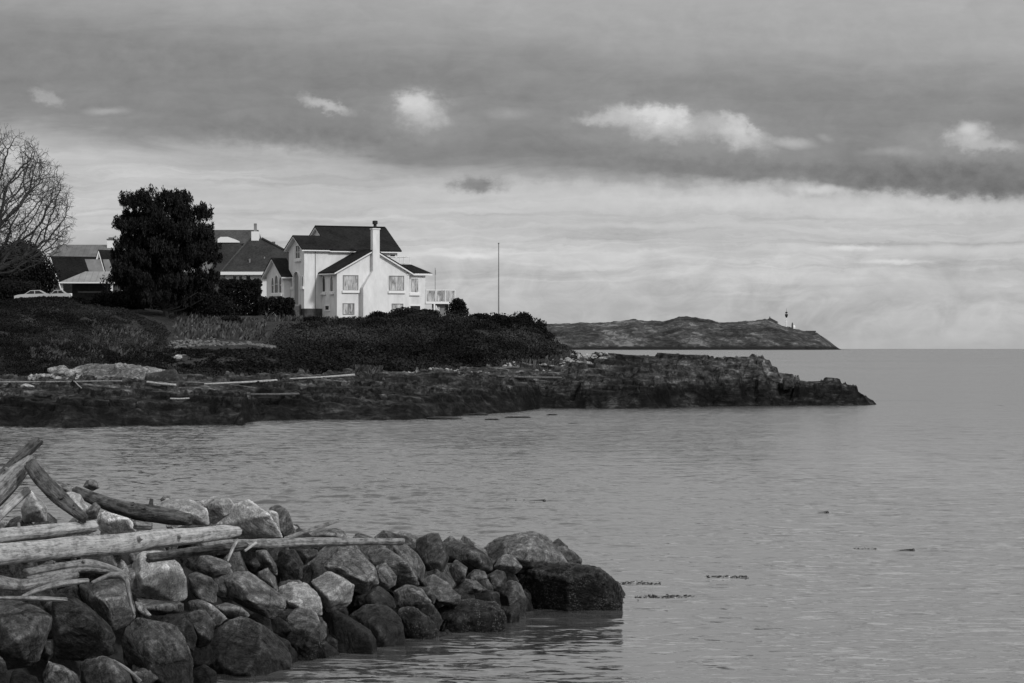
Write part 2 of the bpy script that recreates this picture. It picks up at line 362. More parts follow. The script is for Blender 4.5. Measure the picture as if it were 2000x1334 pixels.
M['metal_roof'] = mat('ribbed_metal_roof', rough=.55, build=ribbed(.08, .15, 1.6))
M['pale_roof'] = mat('pale_ribbed_roof', rough=.6, build=ribbed(.2, .32, 1.4))
M['glass_dark'] = mat('dark_window_glass', .012, .08, spec=.5)
def curtain_f(g, nt, b):
    n = g.noise(scalev(g, nt, coords(nt), (2.2, 2.2, .5)), 1.5, 4, .6, .8); nt.links.new(g.ramp(n, [(.36, .16), (.5, .36), (.64, .6)]), b.inputs['Base Color'])
M['glass_pale'] = mat('curtained_window_glass', rough=.12, build=curtain_f, spec=.5)
M['iron'] = mat('dark_iron', .02, .6)
M['brick'] = mat('brick', rough=.9, build=noisy(.08, .16, 3))
M['stone_dark'] = mat('dark_plinth_stone', rough=.9, build=noisy(.03, .09, 2, .5, .05))
M['render_grey'] = mat('grey_render', rough=.9, build=noisy(.14, .26, 1.2))
M['grey_paint'] = mat('grey_paint', .25, .6)
M['bark'] = mat('bark', rough=.9, build=noisy(.03, .09, 4, .6, .05, stretch=(1, 1, .3)))
M['bark_far'] = mat('bare_twig_bark', rough=.9, build=noisy(.035, .085, 2))
M['car_white'] = mat('white_car_paint', .5, .25, spec=.6)
M['tyre'] = mat('tyre_rubber', .02, .8)
M['kelp'] = mat('wet_kelp', .012, .3, spec=.5)
def leaf_f(lo, hi):
    def f(g, nt, b):
        at = nt.nodes.new('ShaderNodeAttribute'); at.attribute_name = 'tone'
        nt.links.new(g.ramp(at.outputs['Fac'], [(0, lo), (.7, lo*.5+hi*.5), (1, hi)]), b.inputs['Base Color'])
    return f
M['leaf_dark'] = mat('dark_evergreen_leaves', rough=.7, build=leaf_f(.006, .034), spec=0.02)
M['leaf_pine'] = mat('pine_needles', rough=.7, build=leaf_f(.006, .036), spec=0.02)
M['leaf_scrub'] = mat('scrub_leaves', rough=.8, build=leaf_f(.004, .058), spec=0.02)
M['leaf_pale'] = mat('dry_grass_blades', rough=.9, build=leaf_f(.03, .12), spec=0.02)
def head_f(g, nt, b):
    p = position(nt); a = g.noise(p, .02, 5, .65, .5); c = g.noise(p, .09, 6, .7, .8); o = seppos(nt, p)
    t = g.m('ADD', g.m('MULTIPLY', a, .5), g.m('MULTIPLY', c, .5))
    col = g.ramp(t, [(.40, .018), (.48, .045), (.54, .08), (.60, .19)])
    wk = g.sstep(g.m('ADD', o[2], g.m('MULTIPLY', c, 6.)), 4, 9)
    nt.links.new(g.mix(wk, .018, col), b.inputs['Base Color']); bump(g, nt, b, c, .8, 6.)
M['headland'] = mat('headland_rock_and_grass', rough=.9, spec=.05, build=head_f)

# ------------------------------------------------------------------ the sea: one sheet following the earth's curve to the horizon
RE = 6371000.
def sea():
    """a fan of quads; the near part carries real ripples"""
    def patch(ang, ds, name):
        A, Dd = np.meshgrid(ang, ds, indexing='ij')
        X = np.sin(A)*Dd; Y = np.cos(A)*Dd; Z = -(Dd**2)/(2*RE)
        t = X/np.maximum(Y, 1); br = np.clip(.55+1.1*fbm(X*.03, Y*.016, X*0, 3, 31), .15, 1.1)
        left = np.clip((.06-t)/.10, 0, 1); near = np.clip((320-Dd)/110, 0, 1)*np.clip((Dd-20)/20, 0, 1)*np.clip((.2-abs(A))/.02, 0, 1)
        amp = near*br*(.26+.74*left*np.clip((300-Dd)/120, .45, 1))
        h = .14*fbm(X*.55, Y*1.35, X*0, 2, 33)+.075*fbm(X*1.3+3, Y*3.2, X*0, 2, 36)*np.clip((230-Dd)/110, 0, 1)+.09*fbm(X*.12, Y*.42, X*0, 2, 38)
        Z = Z+h*amp
        v_ = np.stack([X, Y, Z], -1).reshape(-1, 3); n, m = X.shape
        idx = np.arange(n*m).reshape(n, m); return v_, np.stack([idx[:-1, :-1], idx[1:, :-1], idx[1:, 1:], idx[:-1, 1:]], -1).reshape(-1, 4)
    ang = np.concatenate([np.linspace(-math.pi*.28, -.2, 70)[:-1], np.linspace(-.2, .2, 460), np.linspace(.2, math.pi*.28, 70)[1:]])
    ds = np.concatenate([np.linspace(2, 44, 20)[:-1], np.linspace(44, 130, 700)[:-1], np.linspace(130, 330, 720), np.geomspace(332, 16000, 160)])
    v_, f_ = patch(ang, ds, 'sea')
    o = mk('sea', v_, f_[:, ::-1].copy(), M['water'], smooth=True); tag(o, kind='structure')
sea()

# ------------------------------------------------------------------ the shore: rock shelf, bluff, garden terrace, rocky point
zy = lambda D, y: H+(YL-y)/F*D
SH = [  # picture column: (distance, height) of waterline, shelf lip, foot of bluff, mid bluff, top edge, garden, back
 (-1600, [(226, 0), (232, 1.5), (262, 3.0), (285, 6.6), (305, 10.0), (345, 11.0), (480, 11.5)]),
 (0,    [(226, 0), (231, zy(231, 795)), (262, zy(262, 748)), (282, zy(282, 672)), (305, zy(305, 597)), (345, 10.6), (480, 11.5)]),
 (130,  [(221, 0), (227, zy(227, 800)), (262, zy(262, 748)), (284, zy(284, 672)), (308, zy(308, 598)), (345, 10.6), (480, 11.5)]),
 (240,  [(226, 0), (232, zy(232, 795)), (264, zy(264, 748)), (288, zy(288, 680)), (312, zy(312, 612)), (350, 10.3), (480, 11)]),
 (335,  [(229, 0), (235, zy(235, 792)), (268, zy(268, 747)), (288, zy(288, 690)), (305, zy(305, 660)), (350, 9.8), (480, 10.5)]),
 (470,  [(231, 0), (236, zy(236, 790)), (270, zy(270, 744)), (284, zy(284, 692)), (300, zy(300, 668)), (352, zy(352, 618)), (480, 10)]),
 (505,  [(243, 0), (249, zy(249, 785)), (272, zy(272, 743)), (286, zy(286, 692)), (302, zy(302, 668)), (352, zy(352, 618)), (480, 10)]),
 (620,  [(246, 0), (253, zy(253, 782)), (285, zy(285, 740)), (303, zy(303, 685)), (325, zy(325, 642)), (358, zy(358, 622)), (480, 9.7)]),
 (800,  [(245, 0), (256, zy(256, 785)), (292, zy(292, 738)), (310, zy(310, 685)), (335, zy(335, 632)), (365, zy(365, 618)), (480, 9.7)]),
 (862,  [(256, 0), (262, zy(262, 780)), (294, zy(294, 737)), (312, zy(312, 686)), (336, zy(336, 632)), (366, zy(366, 619)), (480, 9.7)]),
 (1000, [(272, 0), (278, zy(278, 768)), (305, zy(305, 731)), (320, zy(320, 692)), (340, zy(340, 638)), (365, zy(365, 624)), (480, 8.5)]),
 (1025, [(276, 0), (284, zy(284, 765)), (306, zy(306, 728)), (320, zy(320, 692)), (340, zy(340, 645)), (365, zy(365, 634)), (420, 6)]),
 (1048, [(289, 0), (295, zy(295, 760)), (308, zy(308, 726)), (322, zy(322, 690)), (340, zy(340, 648)), (365, zy(365, 642)), (415, 5)]),
 (1065, [(289, 0), (296, zy(296, 752)), (308, zy(308, 722)), (322, zy(322, 695)), (338, zy(338, 668)), (360, zy(360, 668)), (395, 2)]),
 (1100, [(289, 0), (296, zy(296, 748)), (308, zy(308, 716)), (320, zy(320, 702)), (332, zy(332, 692)), (350, zy(350, 700)), (380, -1)]),
 (1135, [(289, 0), (296, zy(296, 742)), (306, zy(306, 711)), (314, zy(314, 706)), (325, zy(325, 715)), (340, 1), (365, -3)]),
 (1270, [(289, 0), (296, zy(296, 730)), (304, zy(304, 704)), (312, zy(312, 706)), (320, 3), (332, 0), (350, -4)]),
 (1400, [(299, 0), (303, zy(303, 732)), (308, zy(308, 708)), (314, 4.0), (321, 2.5), (330, 0), (345, -4)]),
 (1440, [(300, 0), (304, zy(304, 728)), (308, zy(308, 703)), (314, 4.2), (321, 2.5), (330, 0), (345, -4)]),
 (1481, [(301, 0), (304, zy(304, 735)), (308, zy(308, 704)), (313, 4.0), (320, 2), (328, 0), (340, -4)]),
 (1507, [(301, 0), (304, zy(304, 750)), (308, zy(308, 725)), (313, 2.9), (320, 1.5), (327, -1), (340, -4)]),
 (1530, [(302, 0), (304, zy(304, 757)), (308, zy(308, 736)), (313, 2.3), (319, 1), (326, -1), (340, -4)]),
 (1565, [(302, 0), (304, zy(304, 768)), (307, zy(307, 750)), (311, 1.7), (317, .6), (325, -2), (340, -4)]),
 (1586, [(302, 0), (304, zy(304, 772)), (307, zy(307, 753)), (311, 1.4), (316, .2), (325, -2), (340, -4)]),
 (1607, [(303, 0), (305, zy(305, 768)), (307, zy(307, 749)), (311, 1.4), (316, .2), (325, -2), (340, -4)]),
 (1635, [(303, 0), (305, zy(305, 770)), (307, zy(307, 754)), (311, 1.1), (316, .0), (325, -2), (340, -4)]),
 (1670, [(304, 0), (305.5, zy(306, 775)), (307, zy(307, 765)), (310, .6), (314, -.5), (325, -2), (340, -4)]),
 (1698, [(305, 0), (306, zy(306, 784)), (307, zy(307, 779)), (310, .1), (314, -.8), (325, -2), (340, -4)]),
 (1712, [(306, -.1), (307, zy(307, 787)), (308, zy(308, 789)), (310, -.2), (313, -1), (325, -3), (340, -4)]),
 (1740, [(306, -1), (307, -1), (308, -1), (310, -1.5), (313, -2), (325, -3), (340, -4)])]
_su = np.array([s[0] for s in SH], float); _sD = np.array([[k[0] for k in s[1]] for s in SH], float); _sz = np.array([[k[1] for k in s[1]] for s in SH], float)
def knots(u_):
    return (np.stack([np.interp(u_, _su, _sD[:, k]) for k in range(7)], -1), np.stack([np.interp(u_, _su, _sz[:, k]) for k in range(7)], -1))
def shore_z(u_, D_):
    """height of the shore (before roughness) for arrays of picture column and distance"""
    KD, KZ = knots(u_); KD = np.concatenate([KD[..., :1]-9, KD, KD[..., -1:]+60], -1); KZ = np.concatenate([np.full_like(KZ[..., :1], -2.2), KZ, KZ[..., -1:]-2], -1)
    z = np.where(D_ <= KD[..., 0], -2.2, KZ[..., -1])
    for k in range(8):
        a, b = KD[..., k], KD[..., k+1]; t = np.clip((D_-a)/(b-a), 0, 1)
        z = np.where((D_ >= a) & (D_ <= b), KZ[..., k]*(1-t)+KZ[..., k+1]*t, z)
    soil = np.clip((D_-KD[..., 3]+1)/3, 0, 1)*np.clip((1120-u_)/25, 0, 1)
    return z, soil
def shore_full(u_, D_):
    wob = fbm(u_/34., D_/3.5, 0*u_, 4, 5)
    z, soil = shore_z(u_+16*fbm(u_/50., D_/9., 0*u_+2, 3, 21), D_+2.3*wob)
    X = (u_-1000)/F*D_; rk = 1-soil
    n = fbm(X/7., D_/5., z/2., 5, 40, .55, True)*1.0 + fbm(X/1.6, D_/1.6, z*1.2, 5, 60, .6, True)*.7 + fbm(X/.5, D_/.5, z*2, 3, 70, .6)*.12
    fade = np.clip((z+.6)/1.6, .12, 1)*np.clip((3.2-np.abs(z-2.0))/1.2, .55, 1)
    z = z+rk*n*.85*fade + soil*fbm(X/4., D_/4., z*0, 4, 90)*.25
    # bedding ledges on the rock
    q = (z+.25*X/3+.3*fbm(X/4., D_/4., z*0, 2, 99))/.6; fr = q-np.floor(q); stp = np.clip((fr-.35)/.3, 0, 1); stp = stp*stp*(3-2*stp)
    z = z+rk*np.clip((z-.6)/1.2, .05, .75)*(stp-fr)*.6
    return z, soil
def shore():
    us = np.concatenate([np.arange(-1500, -60, 30), np.arange(-60, 1750, 2.6)])
    ds = np.concatenate([np.arange(214, 346, .33), np.arange(346, 484, 3.)])
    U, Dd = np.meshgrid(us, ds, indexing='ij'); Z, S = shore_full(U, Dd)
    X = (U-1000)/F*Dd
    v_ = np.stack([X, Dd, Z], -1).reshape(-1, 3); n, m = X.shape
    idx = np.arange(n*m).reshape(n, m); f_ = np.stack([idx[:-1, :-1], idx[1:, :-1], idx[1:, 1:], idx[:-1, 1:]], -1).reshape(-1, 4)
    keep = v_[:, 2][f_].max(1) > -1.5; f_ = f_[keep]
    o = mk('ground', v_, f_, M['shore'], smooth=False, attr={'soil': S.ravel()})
    tag(o, kind='structure')
shore()

# ------------------------------------------------------------------ distant headland
def headland():
    D0 = 4500.
    prof = [(940, 640), (1060, 633), (1130, 631), (1215, 628), (1240, 622), (1262, 627), (1295, 628), (1330, 619), (1375, 621), (1410, 630), (1450, 629), (1500, 623), (1530, 633), (1570, 646), (1602, 649), (1622, 662), (1645, 680), (1652, 684), (1700, 690)]
    us = np.arange(940, 1665, 1.); dd = np.linspace(-1, 1, 60)
    U, T = np.meshgrid(us, dd, indexing='ij'); top = np.interp(U, [p[0] for p in prof], [p[1] for p in prof]); top = top+2.6*fbm(U/16., T*2, U*0, 4, 66)*np.clip((1640-U)/60, 0, 1)
    Hh = (683.3-top)/F*D0
    sh = np.clip(1-np.abs(T)**1.7, -.1, 1)
    Y = D0+120+T*190*np.clip(Hh/30, .25, 1)
    X = (U-1000)/F*D0*(Y/D0*.5+.5)
    n = fbm(X/60, Y/60, U*0, 5, 3, .6, True)*.10+fbm(X/18, Y/25, U*0, 4, 8, .6, True)*.05
    Z = -1.6+Hh*(sh*(1+n*(1-sh*.75)*1.5+.03*fbm(X/14, Y/14, U*0, 3, 4)))
    v_ = np.stack([X, Y, Z], -1).reshape(-1, 3); n_, m = X.shape
    idx = np.arange(n_*m).reshape(n_, m); f_ = np.stack([idx[:-1, :-1], idx[1:, :-1], idx[1:, 1:], idx[:-1, 1:]], -1).reshape(-1, 4)
    o = mk('hills', v_, f_, M['headland']); tag(o, kind='structure')
headland()
DL = 4610.
pl = lambda x, y: WP(x, y, DL)
k = DL/F
def far_things():
    b = pl(1503, 634); e = empty('keeper_house', b); tag(e, 'hip-roofed keeper house on the ridge of the far headland', 'house')
    m = MB(); m.box(-9*k, 15*k, -8, 8, -6, 4.5*k); m.build('wall', M['trim'], e)
    m = MB(); z0, z1 = 4.5*k, 13*k
    m.prism([(-13*k, -10, z0), (17*k, -10, z0), (17*k, 10, z0), (-13*k, 10, z0)], [(0, -1, z1), (2*k, -1, z1), (2*k, 1, z1), (0, 1, z1)]); m.build('roof', M['shingle2'], e)
    m = MB(); m.box(-.5*k, 1.6*k, -1.2, 1.2, z1-.8*k, z1+2.6*k); m.build('chimney', M['brick'], e)
    b = pl(1536, 640); e = empty('lighthouse', b); tag(e, 'slim lighthouse tower with dark lantern on the far headland', 'lighthouse')
    m = MB(); m.lathe((0, 0, -4), [(1.1*k, 0), (.9*k, 22*k), (.9*k, 24*k)], 10); m.build('tower', M['trim'], e)
    m = MB(); m.lathe((0, 0, 0), [(.9*k, 19.5*k), (2.6*k, 22.5*k), (2.9*k, 25*k), (2.9*k, 26.5*k), (1.5*k, 26.7*k)], 12); m.build('gallery', M['iron'], e)
    m = MB(); m.lathe((0, 0, 0), [(1.6*k, 26.7*k), (1.6*k, 28.6*k)], 10); m.build('lantern_glass', M['glass_pale'], e)
    m = MB(); m.lathe((0, 0, 0), [(2.6*k, 28.6*k), (2.4*k, 30*k), (.3*k, 31.5*k), (.12*k, 38*k)], 10); m.build('lantern_roof', M['iron'], e)
    m = MB()
    for s in (-1, 1): m.bar((-3.4*k+s*.0, s*1.2, -3), (-3.4*k, s*1.2, 16.5*k), .22*k)
    for z in (2, 7, 12, 16): m.bar((-3.6*k, 0, z*k), (.0, 0, z*k), .22*k)
    m.bar((3.1*k, 0, -5), (2.4*k, 0, 15*k), .18*k); m.build('ladder_frame', M['trim'], e)
    b = pl(1549, 641); e = empty('fog_signal_hut', b); tag(e, 'small white round hut with dark finial beside the far lighthouse', 'hut')
    m = MB(); m.lathe((1.5*k, 0, -4), [(2.6*k, 0), (2.9*k, 4*k+3), (2.2*k, 6*k+3), (.8*k, 7.2*k+3)], 12); m.build('wall', M['trim'], e)
    m = MB(); m.box(-2.8*k, -.4*k, -2, 2, -4, 6*k); m.lathe((-1.4*k, 0, 6*k), [(1.9*k, 0), (1.2*k, 2.5*k), (1.2*k, 4*k), (.2*k, 5.4*k)], 8); m.build('turret', M['stone_dark'], e)
    b = pl(1583, 652); e = empty('boat_house', b); tag(e, 'low flat-roofed shed near the tip of the far headland', 'shed')
    m = MB(); m.box(-8*k, 8.5*k, -5, 5, -7, 3.6*k); m.build('wall', M['render_grey'], e)
    m = MB(); m.box(-9*k, 10*k, -6, 6, 3.6*k, 6*k); m.build('roof', M['shingle3'], e)
far_things()

# ------------------------------------------------------------------ houses
HA = R(27.5); ca, sa = math.cos(HA), math.sin(HA)
def gable_roof(x0, x1, y0, y1, ze, zr, axis, oh=.4, ohr=.4, t1=.14, t2=.20, cut0=True, cut1=True):
    """two slopes; returns (dark covering MB, white fascia MB). axis 'x' = ridge along x"""
    a, b = MB(), MB()
    def pt(s, w, z): return (s, w, z) if axis == 'x' else (w, s, z)
    s0, s1 = ((x0, x1) if axis == 'x' else (y0, y1)); w0, w1 = ((y0, y1) if axis == 'x' else (x0, x1)); wm = (w0+w1)/2
    sl = (zr-ze)/(wm-w0); s0 -= ohr if cut0 else 0; s1 += ohr if cut1 else 0
    for w, sg in ((w0, -1), (w1, 1)):
        we = w+sg*oh; zz = ze-sl*oh
        q = [pt(s0, we, zz), pt(s1, we, zz), pt(s1, wm, zr), pt(s0, wm, zr)]
        b.slab([(p[0], p[1], p[2]+.02) for p in q], t2)
        e = .05; q = [pt(s0-e, we+sg*e, zz-sl*e), pt(s1+e, we+sg*e, zz-sl*e), pt(s1+e, wm, zr), pt(s0-e, wm, zr)]
        a.slab([(p[0], p[1], p[2]+t1+.024) for p in q], t1)
    return a, b
def gable_walls(m, x0, x1, y0, y1, zb, ze, zr, axis):
    if axis == 'x':
        ym = (y0+y1)/2; A = [(y0, zb), (y1, zb), (y1, ze), (ym, zr), (y0, ze)]
        m.prism([(x0, p, q) for p, q in A], [(x1, p, q) for p, q in A])
    else:
        xm = (x0+x1)/2; A = [(x0, zb), (x1, zb), (x1, ze), (xm, zr), (x0, ze)]
        m.prism([(p, y0, q) for p, q in A], [(p, y1, q) for p, q in A])
def outline(c, z0, z1, w, style):
    if style == 'square': return [(c-w/2, z0), (c+w/2, z0), (c+w/2, z1), (c-w/2, z1)]
    h = w*(.95 if style == 'gothic' else .5); pts = [(c-w/2, z0), (c+w/2, z0)]
    for i in range(0, 5 if style == 'gothic' else 9):
        t = i/(4. if style == 'gothic' else 8.)
        if style == 'gothic': pts.append((c+w/2*(1-t**1.6), z1-h+h*math.sin(t*math.pi/2)**.9))
        else: pts.append((c+w/2*math.cos(t*math.pi), z1-h+h*math.sin(t*math.pi)))
    if style == 'gothic':
        for i in range(3, -1, -1): t = i/4.; pts.append((c-w/2*(1-t**1.6), z1-h+h*math.sin(t*math.pi/2)**.9))
    return pts
def window(par, face, plane, c, z0, z1, w, style='square', glass='glass_dark', bars=(0, 0), sill=True, fr=.09, frame_mat='trim', label=None, name='window'):
    fm = (lambda d: (lambda p: (p[0], plane-d, p[1]))) if face == 'R' else (lambda d: (lambda p: (plane-d, p[0], p[1])))
    A = outline(c, z0, z1, w, style); cz = (z0+z1)/2
    kx = 1-2*fr/w; kz = 1-2*fr/(z1-z0); B = [(c+(p[0]-c)*kx, cz+(p[1]-cz)*kz) for p in A]
    m = MB(); m.ring(A, B, fm(-.01), fm(.08))
    for i in range(bars[0]):
        x = c-w/2+w*(i+1)/(bars[0]+1); m.prism([fm(.012)(q) for q in [(x-.035, z0+fr), (x+.035, z0+fr), (x+.035, z1-fr*1.5), (x-.035, z1-fr*1.5)]], [fm(.06)(q) for q in [(x-.035, z0+fr), (x+.035, z0+fr), (x+.035, z1-fr*1.5), (x-.035, z1-fr*1.5)]])
    for i in range(bars[1]):
        z = z0+(z1-z0)*(i+1)/(bars[1]+1); q = [(c-w/2+fr*.8, z-.03), (c+w/2-fr*.8, z-.03), (c+w/2-fr*.8, z+.03), (c-w/2+fr*.8, z+.03)]; m.prism([fm(.014)(p) for p in q], [fm(.055)(p) for p in q])
    o = m.build(name, M[frame_mat], par)
    if label: o['label'] = label
    m = MB(); m.prism([fm(-.05)(p) for p in B], [fm(.01)(p) for p in B]); m.build('pane', M[glass], o)
    if sill:
        m = MB(); q = [(c-w/2-.14, z0-.32), (c+w/2+.14, z0-.32), (c+w/2+.14, z0-.003), (c-w/2-.14, z0-.003)]; m.prism([fm(-.01)(p) for p in q], [fm(.2)(p) for p in q]); m.build('sill', M['trim'], o)
    return o
def main_house():
    D = 390.; s = F/D; px_, py_ = s*ca, s*sa
    loc = WP(658, 618, D); e = empty('seaside_house', loc, HA)
    tag(e, 'large white stucco gabled house with dark roofs and tall chimney on the bluff', 'house')
    Z = lambda y: (618-y)/s
    XR = lambda px, Y=0: (px-658+py_*Y)/px_       # along a wall facing right-front
    YL_ = lambda px, X=0: (658+px_*X-px)/py_      # along a wall facing left-front
    # chimney wing
    x1 = XR(797); yb = YL_(625)
    m = MB(); gable_walls(m, 0, x1, 0, yb, -3, Z(531), Z(487)-.25, 'y'); wg = m.build('wing_wall', M['stucco'], e)
    a, b = gable_roof(0, x1, 0, yb+.02, Z(529), Z(487), 'y', .5, .4, cut1=False); r = a.build('wing_roof', M['shingle'], e); b.build('fascia', M['trim'], r)
    # main block with the taller roof
    mx0, mx1 = XR(608, 9.05)+.25, XR(771, yb); my0, my1 = yb, yb+8.8
    m = MB(); gable_walls(m, mx0, mx1, my0+.003, my1, -3, Z(484), Z(438)-.3, 'x'); m.build('main_wall', M['stucco'], e)
    a, b = gable_roof(mx0, mx1, my0, my1, Z(483), Z(439), 'x', .45, .35); r = a.build('main_roof', M['shingle'], e); b.build('fascia', M['trim'], r)
    m = MB()
    for i in range(26): xx = mx0-.3+i*(mx1-mx0+.6)/26; m.box(xx, xx+.34, my0+4.25, my0+4.55, Z(439)+.12, Z(439)+.26)
    m.build('ridge_tiles', M['shingle'], r)
    # stair tower with its own gable
    tx0 = XR(591, yb); ty1 = YL_(556, tx0)
    m = MB(); gable_walls(m, tx0, mx0, yb-.006, ty1, Z(602), Z(484), Z(459)-.25, 'x'); m.build('tower_wall', M['stucco'], e)
    a, b = gable_roof(tx0, mx0, yb-.01, ty1, Z(482), Z(459), 'x', .45, .5, cut1=False); r = a.build('tower_roof', M['shingle'], e); b.build('fascia', M['trim'], r)
    m = MB(); m.box(tx0+.2, -.004, yb-.12, yb+1, -3, Z(602)-.02); m.box(tx0+.05, tx0+2, yb-.05, ty1-.3, -3, Z(602)-.022); m.build('plinth', M['stone_dark'], e)
    # entry wing
    ey0 = YL_(560, tx0); ex0 = XR(545, ey0); ey1 = YL_(507, ex0)
    m = MB(); gable_walls(m, ex0, tx0+.5, ey0, ey1, Z(600), Z(533), Z(501)-.2, 'x'); m.build('entry_wall', M['stucco'], e)
    a, b = gable_roof(ex0, tx0+.5, ey0, ey1, Z(532), Z(502), 'x', .6, .45, cut1=False); r = a.build('entry_roof', M['shingle'], e); b.build('fascia', M['trim'], r)
    for px0, px1, y0, y1 in ((519, 525.5, 538, 571), (526.5, 535.5, 534, 571), (537, 543.5, 538, 571)):
        w = (px1-px0)/py_; c = YL_((px0+px1)/2, ex0); window(e, 'L', ex0, c, Z(y1), Z(y0), w, 'gothic', bars=(0, 1), sill=False, fr=.08)
    m = MB(); c0, c1 = YL_(544, ex0), YL_(517, ex0); m.box(ex0-.22, ex0+.02, c0, c1, Z(576.5), Z(571)-.01); m.build('entry_sill', M['trim'], e)
    # tower: upper window, arched door recess, niches
    window(e, 'L', tx0, YL_(577.5, tx0), Z(504), Z(476), 11/py_, bars=(1, 1), fr=.1)
    A = outline(YL_(575.5, tx0), Z(594), Z(528), 14/py_, 'round'); m = MB(); fm = lambda d: (lambda p: (tx0-d, p[0], p[1])); c_ = YL_(575.5, tx0)
    B = [(c_+(p[0]-c_)*.86, Z(594)+(p[1]-Z(594))*.985) for p in A]; m.ring(A, B, fm(-.01), fm(.22)); door = m.build('entrance_arch', M['stucco'], e)
    m = MB(); m.prism([fm(-.02)(p) for p in B], [fm(.03)(p) for p in B]); m.build('door', M['grey_paint'], door)
    for px0, px1 in ((562, 565), (586.5, 590)):
        w = (px1-px0)/py_; window(e, 'L', tx0, YL_((px0+px1)/2, tx0), Z(559), Z(537), max(w, .42), 'gothic', fr=.06)
    m = MB()
    for i in range(5): m.box(tx0-1.6-i*.28, tx0-.01, c_-1.2, c_+1.3, Z(617)+.0-.5, Z(594)-i*.17)
    m.build('entrance_steps', M['render_grey'], e)
    # wing side wall facing left
    for px0, px1 in ((626, 633.5), (643.5, 651)):
        window(e, 'L', 0, YL_((px0+px1)/2), Z(570), Z(536), (px1-px0)/py_, 'gothic', fr=.09)
    window(e, 'L', 0, YL_(637), Z(607.5), Z(594), 11/py_, fr=.2, sill=False)
    # wing gable windows
    window(e, 'R', 0, XR(684), Z(567), Z(537), 29/px_, glass='glass_pale', frame_mat='grey_paint', fr=.07)
    window(e, 'R', 0, XR(772), Z(567), Z(537), 29/px_, glass='glass_pale', frame_mat='grey_paint', fr=.07)
    window(e, 'R', 0, XR(680), Z(614), Z(592), 22/px_, glass='glass_pale', frame_mat='grey_paint', fr=.07, bars=(1, 0), sill=False, label='basement window with a flower box behind the glass')
    window(e, 'R', 0, XR(774), Z(611), Z(592), 22/px_, glass='glass_pale', frame_mat='grey_paint', fr=.07, sill=False)
    # chimney, flared at its base
    zb, zf, zn, zt = -3, Z(562), Z(528), Z(447); xl0, xl1, xt0, xt1 = XR(709, -.95), XR(757, -.95), XR(727, -.6), XR(740, -.6)
    m = MB()
    A = [(xl0, zb), (xl1, zb), (xl1, Z(548)), (xt1, zn+.15), (xt1, zt), (xt0, zt), (xt0, zn), (xl0, zf)]
    m.prism([(p, .05, q) for p, q in A], [(p, -.95 if q < zf+.3 else -.62, q) for p, q in A])
    ch = m.build('chimney', M['stucco'], e)
    m = MB(); m.box(xt0-.08, xt1+.08, -.7, .15, zt+.003, zt+.14); m.build('chimney_cap', M['trim'], ch)
    m = MB(); xm = (xt0+xt1)/2; m.lathe((xm, -.25, zt+.14), [(.22, 0), (.2, .5), (.34, .55), (.34, .95), (.2, 1.)], 10); m.build('chimney_pot', M['iron'], ch)
    # right section with low hipped roof and roof terrace
    bx1 = XR(828, .35); m = MB(); m.box(x1-.5, bx1, .35, 8, -3, Z(531)); m.build('side_wall', M['stucco'], e)
    ix, iy = XR(800, 1.6), 1.6; ex, ey = XR(843, -.1), -.1
    lo = [(x1-.35, ey, Z(532)), (ex, ey, Z(532)), (ex, 8.5, Z(532)), (x1-.35, 8.5, Z(532))]
    hi = [(x1-.35, iy, Z(514)), (ix, iy, Z(514)), (ix, 7, Z(514)), (x1-.35, 7, Z(514))]
    m = MB(); m.prism(lo, hi); r = m.build('side_roof', M['shingle'], e)
    m = MB(); m.box(x1-.33, ex-.04, ey+.04, 8.4, Z(532)-.26, Z(532)-.004); m.build('fascia', M['trim'], r)
    window(e, 'R', .35, XR(806.5, .35), Z(571), Z(541), 17/px_, glass='glass_pale')
    window(e, 'R', .35, XR(808, .35), Z(611), Z(595), 22/px_, glass='glass_dark', sill=False, name='garage_window', label='dark lower opening beside the deck')
    m = MB(); zt = Z(514); pts = [(ix-3.2, iy+.1), (ix-1.6, iy+.1), (ix-.1, iy+.1), (ix-.1, iy+2), (ix-.1, iy+4)]
    for (x, y) in pts: m.box(x-.04, x+.04, y-.04, y+.04, zt, zt+1.0)
    for z in (.12, .95): m.box(ix-3.2, ix-.04, iy+.07, iy+.13, zt+z, zt+z+.06); m.box(ix-.13, ix-.07, iy+.15, iy+4, zt+z, zt+z+.06)
    ra = m.build('terrace_railing', M['trim'], e)
    window(e, 'R', yb, XR(761, yb), Z(498), Z(492), 12/px_, sill=False, fr=.08)
    # deck
    dx0, dx1 = bx1+.003, XR(886, .35); m = MB(); zf, zt = Z(592), Z(565); m.box(dx0, dx1, .2, 4.2, zf, zf+.24); dk = m.build('deck', M['trim'], e)
    m = MB(); xs = [dx0+.06+(dx1-dx0-.12)*i/3 for i in range(4)]
    for x in xs: m.box(x-.05, x+.05, .2, .3, zf+.243, zt)
    m.box(dx0, dx1, .18, .32, zt, zt+.07); m.box(dx1-.11, dx1-.01, 4.1, 4.2, zf+.243, zt); m.box(dx1-.12, dx1-.01, .33, 4.2, zt, zt+.07)
    rl = m.build('deck_railing', M['trim'], dk)
    for i in range(3):
        m = MB(); m.box(xs[i]+.08, xs[i+1]-.08, .24, .26, zf+.33, zt-.06); m.build('glass_panel', M['glass_pale'], dk)
    for x, y in ((XR(877, .35), .3), (XR(877, .35), 3.9), (XR(845, .35), .3)):
        m = MB(); m.box(x-.1, x+.1, y-.1, y+.1, -3, zf-.003); m.build('deck_post', M['trim'], dk)
    m = MB(); x0, x2 = XR(845, .35), XR(877, .35); m.box(x0, x2, .9, .96, -3, zf-.01); m.build('deck_screen', M['render_grey'], dk)
